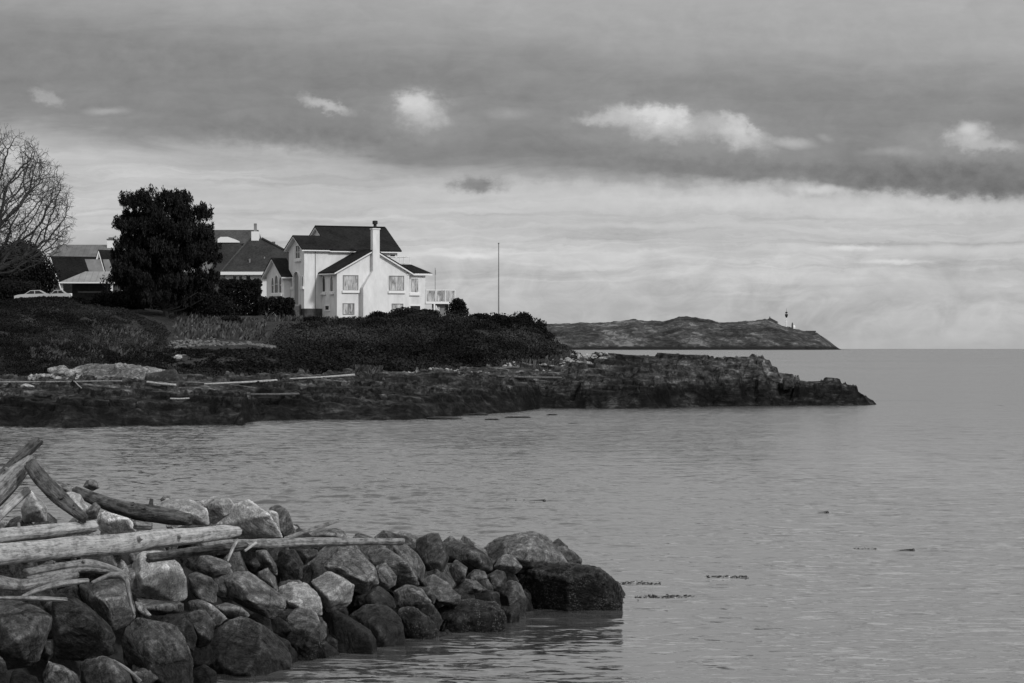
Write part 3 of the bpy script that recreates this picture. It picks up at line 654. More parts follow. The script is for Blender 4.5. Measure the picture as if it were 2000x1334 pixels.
    m = MB(); m.bar((XR(850, .35), .55, zf-.2), (XR(864, .35), .55, -.6), .08, 4); m.bar((XR(850, .35), .55, zf-.2), (XR(850, .35), .55, -.8), .08, 4); m.bar((XR(856, .35), .55, zf-.4), (XR(856, .35), .55, -.8), .06, 4); m.build('brace', M['trim'], dk)
    m = MB(); x = XR(850, 6); m.bar((x-.3, 6, Z(532)), (x-.3, 6, Z(522)), .03, 5); m.bar((XR(612, yb), yb-.06, Z(602)), (XR(612, yb), yb-.06, Z(486)), .045, 6); m.build('downpipe', M['grey_paint'], e)
main_house()

def simple_house(name, label, D, x0, x1, yb, depth, parts, rz=0.):
    """parts are callables given (empty, X(px), Z(py)) in local metres; origin is picture point (x0, yb) at distance D"""
    e = empty(name, WP(x0, yb, D), rz); tag(e, label, 'house'); s = F/D
    X = lambda px: (px-x0)/s; Z = lambda py: (yb-py)/s
    parts(e, X, Z); return e
def n1(e, X, Z):
    m = MB(); m.box(X(440), X(632), 0, 13, -3, Z(532)); m.build('wall', M['trim'], e)
    m = MB(); m.prism([(X(433), -.8, Z(532)), (X(640), -.8, Z(532)), (X(640), 13.8, Z(532)), (X(433), 13.8, Z(532))], [(X(482), 6, Z(463)), (X(505), 6, Z(463)), (X(505), 7, Z(463)), (X(482), 7, Z(463))]); r = m.build('roof', M['shingle2'], e)
    m = MB(); m.prism([(X(404), 3, Z(530)), (X(500), 3, Z(530)), (X(500), 12, Z(530)), (X(404), 12, Z(530))], [(X(424), 7.5, Z(472)), (X(490), 7.5, Z(472)), (X(490), 8, Z(472)), (X(424), 8, Z(472))]); m.build('side_roof', M['shingle2'], e)
    m = MB(); m.box(X(408), X(440), 3.5, 11, -3, Z(530)); m.build('side_wall', M['render_grey'], e)
    m = MB(); m.box(X(432), X(641), -.88, -.803, Z(537), Z(531)); m.box(X(431.5), X(432), -.8, 13.8, Z(537), Z(531)); m.build('fascia', M['trim'], e)
    m = MB(); m.bar((X(482), 5.85, Z(462)), (X(433), -.8, Z(531)), .14, 4); m.bar((X(505), 5.85, Z(462)), (X(640), -.8, Z(531)), .14, 4); m.build('ridge_capping', M['shingle3'], r)
    m = MB(); m.box(X(484), X(499), 5.6, 7, Z(470), Z(449)); c = m.build('chimney', M['trim'], e)
    m = MB(); m.box(X(488.5), X(494), 6, 6.5, Z(449)+.003, Z(433)); m.build('chimney_pot', M['render_grey'], c)
    m = MB(); m.box(X(521), X(533), 8, 9, Z(492), Z(474)); m.box(X(521.5), X(528), 8.2, 8.7, Z(474)+.003, Z(468)); m.build('side_chimney', M['brick'], e)
    for a, b in ((454, 463), (466, 474), (480, 490)):
        window(e, 'R', 0, X((a+b)/2), Z(548), Z(538), (b-a)*D1/F, sill=False)
    m = MB(); m.bar((X(486), 1.2, Z(515)), (X(486), 1.2, Z(505)), .12); m.bar((X(514), 2, Z(508)), (X(514), 2, Z(501)), .09); m.build('vent_pipe', M['render_grey'], r)
D1 = 420.
simple_house('hip_roofed_house', 'neighbour house with big grey hip roof and pale chimney, between pine and white house', D1, 436, 600, 600, 12, n1)
def n2(e, X, Z):
    m = MB(); m.box(X(385), X(500), 0, 9, -3, Z(480)); m.build('wall', M['render_grey'], e)
    m = MB(); m.prism([(X(370), -.6, Z(484)), (X(508), -.6, Z(484)), (X(508), 9.6, Z(484)), (X(370), 9.6, Z(484))], [(X(372), 4.3, Z(447)), (X(500), 4.3, Z(447)), (X(500), 4.7, Z(447)), (X(372), 4.7, Z(447))]); m.build('roof', M['shingle3'], e)
    m = MB(); q = [(426, 474), (426, 467), (432, 463), (446, 463), (458, 467), (467, 471), (467, 474)]; m.prism([(X(a), -.9, Z(b)) for a, b in q], [(X(a), 1.6, Z(b)) for a, b in q]); m.build('dormer', M['trim'], e)
simple_house('high_roofed_house', 'tall grey-roofed house rising behind the hip roof, right of the pine', 480., 400, 500, 600, 9, n2)
def n3(e, X, Z):
    m = MB(); m.box(X(100), X(300), 0, 9, -3, Z(500)); m.build('wall', M['render_grey'], e)
    m = MB(); m.prism([(X(92), -.6, Z(502)), (X(310), -.6, Z(502)), (X(310), 9.6, Z(502)), (X(92), 9.6, Z(502))], [(X(107), 4.3, Z(476)), (X(300), 4.3, Z(476)), (X(300), 4.7, Z(476)), (X(107), 4.7, Z(476))]); m.build('roof', M['metal_roof'], e)
    m = MB(); m.box(X(203.5), X(216), 3, 4.2, Z(490), Z(467)); c = m.build('chimney', M['trim'], e)
    m = MB(); m.box(X(202.5), X(217), 2.9, 4.3, Z(467)+.003, Z(465)); m.box(X(206), X(214), 3.2, 4, Z(465)+.003, Z(462)); m.build('chimney_cap', M['brick'], c)
simple_house('metal_roofed_house', 'long house with ribbed grey roof and white chimney, behind bare tree', 430., 100, 216, 600, 9, n3)
def n4(e, X, Z):
    sc = 390/F
    def blk(px0, px1, pxr, ye, yr, dep, base, nm):
        # gable front facing left-front, ridge running away to the right
        m = MB(); x0, xa, x1 = X(px0), X((px0+px1)/2), X(px1); A = [(x0, -3), (x1, -3), (x1, Z(ye)), (xa, Z(yr)), (x0, Z(ye))]
        m.prism([(p, base, q-.15) for p, q in A], [(p+X(pxr)-X(px0), base+dep, q-.15) for p, q in A]); m.build('wall', M['render_grey' if nm == 'front' else 'stone_dark'], e)
        L = X(pxr)-X(px0); sl = (Z(yr)-Z(ye))/(xa-x0); o = .5; y0 = base-.5; m = MB(); f_ = MB()
        for sg, xe in ((-1, x0), (1, x1)):
            xx = xe+sg*o; zz = Z(ye)-sl*o; q = [(xx, y0, zz), (xa, y0, Z(yr)), (xa+L, base+dep+.5, Z(yr)), (xx+L, base+dep+.5, zz)]
            f_.slab([(a, b-.03, c+.02) for a, b, c in q], .28); m.slab([(a+sg*.03, b, c+.17) for a, b, c in q], .146)
        r = m.build('roof', M['shingle'], e); f_.build('fascia', M['trim'], r)
    blk(82, 116, 190, 552, 503, 3, 0, 'front'); blk(172, 202, 250, 540, 489, 6, 3, 'rear')
    for a, b in ((94, 98), (100, 104)): window(e, 'R', 0, X((a+b)/2), Z(557), Z(545), .34, fr=.05, sill=False)
simple_house('steep_gabled_house', 'dark steep-roofed house with two pale-trimmed gables left of the pine', 390., 82, 250, 600, 9, n4)
def n5(e, X, Z):
    m = MB(); m.prism([(X(118), -.5, Z(551)), (X(222), -.5, Z(551)), (X(222), 6.5, Z(551)), (X(118), 6.5, Z(551))], [(X(160), 3, Z(529)), (X(222), 3, Z(529)), (X(222), 3.2, Z(529)), (X(160), 3.2, Z(529))]); m.build('roof', M['pale_roof'], e)
    m = MB(); m.box(X(117), X(223), -.6, 6.6, Z(553.5), Z(551)-.003); m.build('fascia', M['trim'], e)
    m = MB(); m.box(X(134), X(222), 3, 5.9, -3, Z(554)); m.build('wall', M['stone_dark'], e)
    for p in (121, 218): m = MB(); m.box(X(p)-.12, X(p)+.12, 0, .24, -3, Z(554)); m.build('post', M['trim'], e)
    m = MB(); m.box(X(150), X(195), 1, 1.15, Z(571), Z(569)); m.build('rail', M['grey_paint'], e)
simple_house('carport', 'open carport with pale ribbed hip roof beside the parked cars', 372., 118, 222, 590, 6, n5)
def n6(e, X, Z):
    m = MB(); m.box(X(-90), X(55), 0, 6, -3, Z(552)); m.build('wall', M['render_grey'], e)
    m = MB(); m.prism([(X(-110), -.5, Z(556)), (X(74), -.5, Z(556)), (X(74), 7, Z(556)), (X(-110), 7, Z(556))], [(X(-60), 3, Z(539)), (X(45), 3, Z(539)), (X(45), 3.2, Z(539)), (X(-60), 3.2, Z(539))]); m.build('roof', M['shingle3'], e)
simple_house('low_garage', 'low outbuilding with shallow grey roof under the bare tree', 385., 0, 70, 600, 6, n6)

# cars
def car(x, y, D, label, sc=1., rz=0.):
    e = empty('parked_car', WP(x, y, D), rz); tag(e, label, 'car', 'cars parked outside the left houses')
    L, Wd = 2.15*sc, .85
    side = [(-L, .35), (-L, .75), (-1.75*sc, .88), (-1.0*sc, .95), (-.35*sc, 1.38), (.75*sc, 1.42), (1.45*sc, 1.05), (2.05*sc, .98), (L, .8), (L, .35)]
    m = MB(); m.prism([(a, -Wd, b) for a, b in side], [(a, Wd, b) for a, b in side]); m.build('body', M['car_white'], e)
    gl = [(-.85*sc, .97), (-.33*sc, 1.31), (.68*sc, 1.34), (1.2*sc, 1.02)]
    m = MB(); m.prism([(a, -Wd-.012, b) for a, b in gl], [(a, Wd+.012, b) for a, b in gl]); m.build('window', M['glass_dark'], e)
    m = MB(); m.box(.12*sc, .2*sc, -Wd-.02, Wd+.02, .97, 1.36); m.build('pillar', M['car_white'], e)
    for sx_ in (-1.35*sc, 1.3*sc):
        for sy in (-1, 1):
            m = MB(); m.bar((sx_, sy*(Wd-.16), .32), (sx_, sy*(Wd+.02), .32), .32, 16); w = m.build('wheel', M['tyre'], e)
            m = MB(); m.bar((sx_, sy*(Wd+.021), .32), (sx_, sy*(Wd+.035), .32), .19, 12); m.build('rim', M['grey_paint'], w)
    for sy in (-1, 1): m = MB(); m.box(-L-.02, -L+.1, sy*.6-.18, sy*.6+.18, .6, .74); m.build('headlight', M['glass_pale'], e)
car(66, 591, 350, 'white saloon car parked nearer the left edge', 1., .08)
car(112, 590, 356, 'white hatchback parked behind the saloon, next to the carport', .72, .08)

# flagpole and masts
e = empty('flagpole', WP(974, 622, 372)); tag(e, 'tall bare flagpole standing alone right of the white house', 'flagpole')
m = MB(); m.bar((0, 0, -1), (0, 0, 145*372/F), .085, 8, .05); m.build('pole', M['render_grey'], e); m = MB(); m.lathe((0, 0, 145*372/F), [(.05, 0), (.1, .06), (.1, .14), (.02, .2)], 8); m.build('finial', M['render_grey'], e)
e = empty('radio_mast', WP(850, 620, 412)); tag(e, 'thin short mast rising behind the right end of the white house', 'mast')
m = MB(); m.bar((0, 0, -1), (0, 0, 97*412/F), .05, 6, .04); m.build('pole', M['grey_paint'], e)

# ------------------------------------------------------------------ foliage
def leaves(cent, size, tone, up=None, aspect=1.6, jit=1.):
    """quads at points: arrays cent (n,3), size (n,), tone (n,)"""
    n = len(cent); a = nr.normal(size=(n, 3))
    if up is not None: a = a*.35+up
    a /= np.linalg.norm(a, axis=1)[:, None]
    b = nr.normal(size=(n, 3)); b -= (b*a).sum(1)[:, None]*a; b /= np.linalg.norm(b, axis=1)[:, None]
    s = size[:, None]*.5; la, lb = a*s*aspect, b*s
    v_ = np.stack([cent-la, cent+lb*.9, cent+la, cent-lb*.9], 1).reshape(-1, 3)
    return v_, np.arange(4*n).reshape(n, 4), np.repeat(tone, 4)
def crown_mesh(name, blobs, dens, leaf, mat_, parent, up=None, aspect=1.6, shell=.55):
    """blobs: (x,y,z,rx,ry,rz) lumps filled with small leaves"""
    cs, ss, ts = [], [], []
    for (x, y, z, rx, ry, rz_) in blobs:
        n = max(12, int(dens*(rx*ry+ry*rz_+rx*rz_)))
        d = nr.normal(size=(n, 3)); d /= np.linalg.norm(d, axis=1)[:, None]; rr = shell+(1.06-shell)*nr.random(n)**.7
        rr = rr*(1+.18*fbm(d[:, 0]*2.2+x, d[:, 1]*2.2+y, d[:, 2]*2.2+z, 3, 11))
        cs.append(np.array([x, y, z])+d*rr[:, None]*np.array([rx, ry, rz_])); ss.append(leaf*(.6+.8*nr.random(n)))
        ts.append(np.clip(nr.random(n)*.55+.45*nr.random(), 0, 1))
    v_, f_, t_ = leaves(np.concatenate(cs), np.concatenate(ss), np.concatenate(ts), up, aspect)
    return mk(name, v_, f_, mat_, parent, attr={'tone': t_})
def bush(name, label, cat, px, py, D, wpx, hpx, leaf=.15, dens=150, mt='leaf_dark', group=None, boxy=False, nb=16, depth=None):
    """a shrub whose foot is at picture point (px, py)"""
    e = empty(name, WP(px, py, D)); tag(e, label, cat, group); w, h = wpx*D/F, hpx*D/F; dp = depth or w*.8
    bl = []
    if boxy:
        nx, ny, nz = max(2, int(w/.9)), max(2, int(dp/.9)), max(2, int(h/.9))
        for i in range(nx):
            for j in range(ny):
                for k_ in range(nz):
                    if 0 < i < nx-1 and 0 < j < ny-1 and k_ < nz-1: continue
                    bl.append(((i+.5)/nx*w-w/2+rnd.uniform(-.1, .1), (j+.5)/ny*dp-dp/2, (k_+.5)/nz*h-rnd.uniform(0, .12), .62*w/nx*1.05, .62*dp/ny*1.05, .62*h/nz))
    else:
        for i in range(nb):
            t = rnd.uniform(0, 2*math.pi); q = rnd.random()**.5; zz = rnd.random(); kk = math.sqrt(max(0, 1-(zz*.95)**2))
            r_ = rnd.uniform(.2, .34)
            bl.append((math.cos(t)*q*kk*w*.5*.72, math.sin(t)*q*kk*dp*.5*.72, h*(.15+.62*zz), w*r_, dp*r_, h*r_*.9))
        bl.append((0, 0, h*.42, w*.36, dp*.36, h*.44)); bl.append((0, 0, h*.3, w*.4, dp*.4, h*.32)); bl.append((0, 0, h*.38, w*.24, dp*.24, h*.3))
    crown_mesh('foliage', bl, dens, leaf, M[mt], e)
    m = MB(); m.bar((0, 0, -.8), (0, 0, h*.5), max(.06, w*.03), 7, .04); m.build('stem', M['bark'], e)
    return e
bush('clipped_hedge', 'tall dark clipped hedge left of the triple arched windows', 'hedge', 470, 622, 365, 78, 76, boxy=True, depth=3., dens=330)
bush('clipped_hedge', 'rounded low dark hedge below the triple arched windows', 'hedge', 540, 622, 362, 66, 40, boxy=True, depth=3., dens=330)
bush('round_shrub', 'round dark shrub just right of the glass-railed deck', 'shrub', 893, 622, 374, 40, 40)
bush('round_shrub', 'round dark shrub on the bluff edge, right of the flagpole', 'shrub', 1022, 645, 352, 42, 42)
bush('leaning_shrub', 'loose dark shrub sloping down the right end of the bluff', 'shrub', 1048, 662, 345, 40, 40)
bush('low_shrub', 'low mounded shrub before the house chimney foot', 'shrub', 790, 628, 356, 90, 28)
bush('low_shrub', 'low shrub hiding the deck footing', 'shrub', 832, 628, 357, 60, 26)
bush('low_shrub', 'small shrub at the corner below the bay window', 'shrub', 735, 632, 352, 46, 24)
bush('low_shrub', 'low shrub between deck shrub and flagpole', 'shrub', 935, 630, 360, 56, 20)
bush('low_shrub', 'low wide shrub at the foot of the flagpole', 'shrub', 980, 634, 358, 50, 18)
bush('low_shrub', 'small dark shrub on the lawn below the stone plinth', 'shrub', 450, 640, 335, 50, 24)
bush('low_shrub', 'dark shrub below the stair tower plinth', 'shrub', 610, 640, 345, 60, 22)
bush('garden_tree', 'dark leafy tree mass under the bare tree at left edge', 'tree', 40, 600, 375, 120, 130, leaf=.2, nb=30)
bush('garden_hedge', 'dark hedge above the white saloon car', 'hedge', 15, 588, 372, 120, 42, nb=20)
bush('garden_hedge', 'dark hedge under the pine next to the carport', 'hedge', 225, 612, 344, 120, 46, nb=22)
bush('garden_hedge', 'dark hedge under the right side of the pine', 'hedge', 395, 618, 345, 110, 66, nb=24)
bush('garden_hedge', 'low dark hedge hiding the wheels of the parked cars', 'hedge', 85, 602, 344, 170, 22, nb=40)
bush('garden_hedge', 'dark hedge seen under the crown of the pine, behind its trunk', 'hedge', 330, 622, 366, 150, 84, nb=26)
bush('young_shrub', 'pale-leaved loose shrub beside the carport roof', 'shrub', 210, 566, 345, 30, 34, mt='leaf_pale', nb=8, dens=10)

def pine():
    D = 338.; k_ = D/F; b = WP(322, 652, D); e = empty('pine_tree', b); tag(e, 'broad dark pine with a domed crown standing before the houses', 'tree')
    zc = (652-500)*k_; bl = []
    prof = [(372, 16), (382, 44), (400, 72), (430, 96), (460, 106), (500, 108), (540, 110), (570, 92), (600, 70), (618, 50)]
    cxs = [(372, 312), (400, 310), (440, 322), (480, 325), (520, 326), (560, 318), (600, 320)]
    cl = []
    tries = 0
    while len(cl) < 110 and tries < 20000:
        tries += 1
        y = rnd.uniform(384, 588); hw = np.interp(y, [p[0] for p in prof], [p[1] for p in prof]); cx = np.interp(y, [p[0] for p in cxs], [p[1] for p in cxs])
        t = rnd.uniform(0, 2*math.pi); q = .55+.37*rnd.random(); x = cx+math.cos(t)*q*hw
        if (x < 250 and 440 < y < 462) or (350 < x < 390 and 520 < y < 542): continue
        p = Vector(((x-322)*k_, math.sin(t)*q*hw*k_*.85, (652-y)*k_))
        if any((p-c_).length < 1.12 for c_ in cl): continue
        cl.append(p)
    for c_ in cl:
        R_ = rnd.uniform(.9, 1.5); bl.append((c_.x, c_.y, c_.z, R_*.62, R_*.62, R_*.45))
        for j in range(15):
            t = rnd.uniform(0, 6.28); q = rnd.random()**.5*R_; r_ = rnd.uniform(.2, .38)
            bl.append((c_.x+math.cos(t)*q, c_.y+math.sin(t)*q, c_.z+rnd.uniform(-.25, .55)*R_+.2*(R_-q), r_, r_, r_*rnd.uniform(1.7, 2.6)))
    for i in range(60):
        y = rnd.uniform(410, 560); hw = np.interp(y, [p[0] for p in prof], [p[1] for p in prof])*.55; t = rnd.uniform(0, 6.28)
        bl.append((math.cos(t)*hw*k_*rnd.random(), math.sin(t)*hw*k_*rnd.random(), (652-y)*k_, 1.2, 1.2, 1.))
    n = len(bl); cs, ss, ts, ups = [], [], [], []
    crown_mesh('crown', bl, 100, .13, M['leaf_pine'], e, up=np.array([0, 0, .8]), aspect=2.8, shell=.2)
    m = MB(); p0 = Vector((0, 0, -1.5))
    P = [Vector((0, 0, -1.5)), Vector((.25, 0, 1.4)), Vector((-.1, .1, 3.2)), Vector((-.3, .2, 6)), Vector((0, 0, 11))]
    for i in range(4): m.bar(P[i], P[i+1], .34-.06*i, 9, .34-.06*(i+1))
    for i in range(34):
        z = rnd.uniform(2.2, 12); t = rnd.uniform(0, 6.28); L = rnd.uniform(2, 4.6)*(1-.05*z+.2); s_ = Vector((0, 0, z)); mid = s_+Vector((math.cos(t)*L*.5, math.sin(t)*L*.5, .5)); en = s_+Vector((math.cos(t)*L, math.sin(t)*L, 1.6))
        m.bar(s_, mid, .12, 6, .08); m.bar(mid, en, .08, 5, .03)
    m.build('trunk', M['bark'], e)
pine()

def bare_tree(label, px, py, D, cen, rad, seed, natt=13000):
    """grown towards scattered buds inside an egg-shaped crown"""
    e = empty('bare_tree', WP(px, py, D)); tag(e, label, 'tree'); g_ = np.random.default_rng(seed)
    A = g_.normal(size=(natt, 3)); A /= np.linalg.norm(A, axis=1)[:, None]; A = A*(g_.random(natt)**.42)[:, None]; A = A*rad+cen; A[:, :2] *= np.interp(A[:, 2], [3, 7, 12, 17, 21], [1.0, 1.16, 1.0, .92, .8])[:, None]; A = A[A[:, 2] > 3.6]; A = A[fbm(A[:, 0]/2.6, A[:, 1]/2.6, A[:, 2]/2.6, 2, seed) > -.02]
    P = [np.array([0, 0, z]) for z in np.arange(-1, 4.6, .45)]; par = [-1]+list(range(len(P)-1)); step = .30
    N = np.array(P); dist = np.full(len(A), 1e9); near = np.zeros(len(A), int); done = 0; alive = np.ones(len(A), bool)
    for it in range(90):
        for i in range(done, len(P)):
            d = np.linalg.norm(A-P[i], axis=1); m_ = d < dist; dist[m_] = d[m_]; near[m_] = i
        done = len(P); alive &= dist > .38
        act = alive & (dist < 7.5)
        if not act.any(): break
        idx = np.unique(near[act]); new = []
        for i in idx:
            q = A[act & (near == i)]; d = (q-P[i]); d = (d/np.linalg.norm(d, axis=1)[:, None]).mean(0)+g_.normal(size=3)*.2; d /= np.linalg.norm(d)+1e-9; pd = P[i]-P[par[i]]; d = d+.4*pd/(np.linalg.norm(pd)+1e-9); d /= np.linalg.norm(d); new.append((P[i]+d*step, i))
        for p, i in new: P.append(p); par.append(i)
        if len(P) > 20000: break
    kids = np.zeros(len(P), int)
    for p in par[1:]: kids[p] += 1
    for i in [i for i in range(12, len(P)) if kids[i] == 0 or g_.random() < .55]:      # fine twigs
        base = P[i]-P[par[i]]
        for j in range(4 if kids[i] == 0 else 1):
            d = base/np.linalg.norm(base)*.8+g_.normal(size=3)*.6; d /= np.linalg.norm(d); k0 = i; p = P[i]
            for q in range(2): d = d+g_.normal(size=3)*.25; p = p+d/np.linalg.norm(d)*.34; P.append(p); par.append(k0); k0 = len(P)-1
    n = len(P); R2 = np.zeros(n); 
    for i in range(n-1, 0, -1):
        if R2[i] == 0: R2[i] = .0115**2.2
        R2[par[i]] += R2[i]
    Rr = R2**(1/2.2); Rr = np.minimum(Rr, .42); P = np.array(P); par = np.array(par)
    P0 = P[par[1:]]; P1 = P[1:]; R1 = Rr[1:]; R0 = np.minimum(Rr[par[1:]], R1*1.25)
    d = P1-P0; d /= np.linalg.norm(d, axis=1)[:, None]+1e-9; a = np.cross(d, [.3, .9, .2]); a /= np.linalg.norm(a, axis=1)[:, None]; b = np.cross(d, a)
    def build(mask, name, k_):
        vs = []
        for PP, RR in ((P0, R0), (P1, R1)):
            for i in range(k_):
                t = 2*math.pi*i/k_; vs.append(PP[mask]+(a[mask]*math.cos(t)+b[mask]*math.sin(t))*RR[mask][:, None])
        n = mask.sum(); v_ = np.stack(vs, 1).reshape(-1, 3); fs = []
        for i in range(k_): j = (i+1) % k_; fs.append(np.stack([np.arange(n)*2*k_+i, np.arange(n)*2*k_+j, np.arange(n)*2*k_+k_+j, np.arange(n)*2*k_+k_+i], -1))
        mk(name, v_, np.concatenate(fs), M['bark_far'], e)
    build(R0 > .12, 'trunk', 8); build(R0 <= .12, 'crown', 3)
    print('bare tree segs', n)
bare_tree('large leafless tree with fine twigs cut by the left edge', -22, 600, 350, np.array([.2, 0, 12.2]), np.array([9.3, 8., 9.]), 5)

# scrub over the bluff: countless shrubs grown together
def scrub():
    cs, ss, ts = [], [], []
    N = 3600; U_ = nr.uniform(-120, 1118, N); KD, KZ = knots(U_); t = nr.random(N)
    Dd = KD[:, 2]+1+(KD[:, 4]-KD[:, 2]+8)*t; Z_, _ = shore_z(U_, Dd); X_ = (U_-1000)/F*Dd
    for x, d, z, uu, tt in zip(X_, Dd, Z_, U_, t):
        py = YL-(z-H)/d*F
        if 345 < uu < 540 and 606 < py < 680 and nr.random() < .85: continue
        if 1070 < uu and nr.random() < .4: continue
        if 320 < uu < 545 and 606 < py < 684: continue
        r_ = min(.55 if (320 < uu < 550 and py > 600) else (1.0 if uu < 320 else 2.), .42+.5*nr.lognormal(-.35, .7))*(.7 if tt > .9 else 1); n = int((210 if uu < 320 else 130)*r_*r_)+20
        dd = nr.normal(size=(n, 3)); dd /= np.linalg.norm(dd, axis=1)[:, None]; dd[:, 2] = abs(dd[:, 2])*.9-.1
        cs.append(np.array([x, d, z-.15])+dd*(r_*(.75+.3*nr.random(n)))[:, None]*[1.15, 1, .95]); ss.append((.11 if uu < 320 else .16)*(.5+.8*nr.random(n)))
        bt = .12*nr.random()+.7*np.clip(fbm(np.array([x/6]), np.array([z/2.2]), np.array([d/9]), 3, 3)[0]*1.4+.3, 0, 1)
        ts.append(np.clip(bt+.25*nr.random(n), 0, 1))
    v_, f_, t_ = leaves(np.concatenate(cs), np.concatenate(ss), np.concatenate(ts))
    o = mk('scrub', v_, f_, M['leaf_scrub'], attr={'tone': t_}); tag(o, 'dense dark scrub covering the face of the bluff', 'scrub', kind='stuff')
    print('scrub quads', len(f_))
scrub()
def blades(name, label, boxes, mt='leaf_pale', h=.6):
    cs = []; hs = []
    for (u0, u1, d0, d1, n) in boxes:
        U_ = nr.uniform(u0, u1, n); Dd = nr.uniform(d0, d1, n); Z_, _ = shore_full(U_, Dd); cs.append(np.stack([(U_-1000)/F*Dd, Dd, Z_+h*.3], -1)); hs.append(np.full(n, h))
    c = np.concatenate(cs); v_, f_, t_ = leaves(c, np.full(len(c), .3), nr.random(len(c)), np.array([.2, 0, 1.]), 2.6)
    o = mk(name, v_, f_, M[mt], attr={'tone': t_}); tag(o, label, 'grass', kind='stuff')
blades('grass', 'pale dry grass in patches over the bluff and its foot', [(1030, 1115, 312, 338, 2600), (690, 745, 284, 292, 900), (930, 1090, 304, 312, 1200), (340, 520, 303, 345, 1200), (180, 300, 280, 300, 1100), (1000, 1060, 338, 352, 500), (60, 200, 272, 284, 800), (520, 660, 345, 352, 400)], h=.5)

# ------------------------------------------------------------------ stones: shared rock builder
def hull_rock(name, pts, mt, vox=.045, amp=.05, seed=0, parent=None, smooth_it=1, facet=.0, origin=None):
    bm = bmesh.new(); c = Vector((0, 0, 0))
    for p in pts: c += Vector(p)
    c /= len(pts)
    if origin is not None: c = Vector(origin)
    for p in pts: bm.verts.new(Vector(p)-c)
    r = bmesh.ops.convex_hull(bm, input=bm.verts)
    bmesh.ops.delete(bm, geom=list({x for x in r['geom_interior'] if isinstance(x, bmesh.types.BMVert)}), context='VERTS')
    if seed < 400:   # broken faces: slice off corners with random planes
        r_ = random.Random(seed*13+5); R_ = max((v_.co.length for v_ in bm.verts)); vs = [v_.co.copy() for v_ in bm.verts]; mid = sum(vs, Vector())/len(vs)
        for k_ in range(5):
            n_ = Vector((r_.gauss(0, 1), r_.gauss(-.6, .8), r_.gauss(.35, .8))).normalized(); mx = max((v_.co-mid).dot(n_) for v_ in bm.verts)
            side = abs(n_.y) < .35
            bmesh.ops.bisect_plane(bm, geom=bm.verts[:]+bm.edges[:]+bm.faces[:], plane_co=mid+n_*mx*(r_.uniform(.93, .97) if side else r_.uniform(.72, .95)), plane_no=n_, clear_outer=True)
            bmesh.ops.holes_fill(bm, edges=[e for e in bm.edges if e.is_boundary], sides=0)
    me = bpy.data.meshes.new(name); bm.to_mesh(me); bm.free()
    o = bpy.data.objects.new(name, me); COL.objects.link(o); o.location = c
    md = o.modifiers.new('r', 'REMESH'); md.mode = 'VOXEL'; md.voxel_size = vox
    PENDING.append((o, mt, vox, amp, seed, smooth_it))
    return o
PENDING = []
def finish_rocks():
    dg = bpy.context.evaluated_depsgraph_get(); dg.update()
    for o, mt, vox, amp, seed, it in PENDING:
        ev = o.evaluated_get(dg); me = bpy.data.meshes.new_from_object(ev); o.modifiers.clear(); old = o.data; o.data = me; me.name = old.name; bpy.data.meshes.remove(old)
        n = len(me.vertices); co_ = np.empty(n*3, np.float32); me.vertices.foreach_get('co', co_); co_ = co_.reshape(-1, 3).astype(float)
        ed = np.empty(len(me.edges)*2, np.int32); me.edges.foreach_get('vertices', ed); ed = ed.reshape(-1, 2)
        for _ in range(it):
            s = np.zeros_like(co_); c = np.zeros(n)
            np.add.at(s, ed[:, 0], co_[ed[:, 1]]); np.add.at(s, ed[:, 1], co_[ed[:, 0]]); np.add.at(c, ed[:, 0], 1); np.add.at(c, ed[:, 1], 1)
            co_ = co_*.75+.25*s/np.maximum(c, 1)[:, None]
        me.vertices.foreach_set('co', co_.astype(np.float32).ravel()); me.update()
        nm = np.empty(n*3, np.float32); me.vertices.foreach_get('normal', nm); nm = nm.reshape(-1, 3)
        size = co_.max(0)-co_.min(0); S = float(np.mean(size)); q = co_/S
        sx_ = seed*3.17
        d = fbm(q[:, 0]*2.4+sx_, q[:, 1]*2.4, q[:, 2]*2.4, 3, 100+seed, .5, True)*.25*amp*S + fbm(co_[:, 0]*5+sx_, co_[:, 1]*5, co_[:, 2]*7, 4, 200+seed, .65, True)*.5*amp*min(S, 1.3)
        # chipped planes
        st = fbm(q[:, 0]*1.4+sx_+9, q[:, 1]*1.4, q[:, 2]*2.2, 2, 300+seed); d = d-np.clip(st-.15, 0, .12)*amp*S*4; st = fbm(q[:, 0]*2.6+sx_+3, q[:, 1]*2.6, q[:, 2]*3.6, 2, 350+seed); d = d-(np.floor(st*5)/5-st)*amp*S*.9
        co_ = co_+nm*d[:, None]
        me.vertices.foreach_set('co', co_.astype(np.float32).ravel()); me.update()
        me.materials.clear(); me.materials.append(M[mt]); me.polygons.foreach_set('use_smooth', np.ones(len(me.polygons), dtype=bool))
    PENDING.clear()

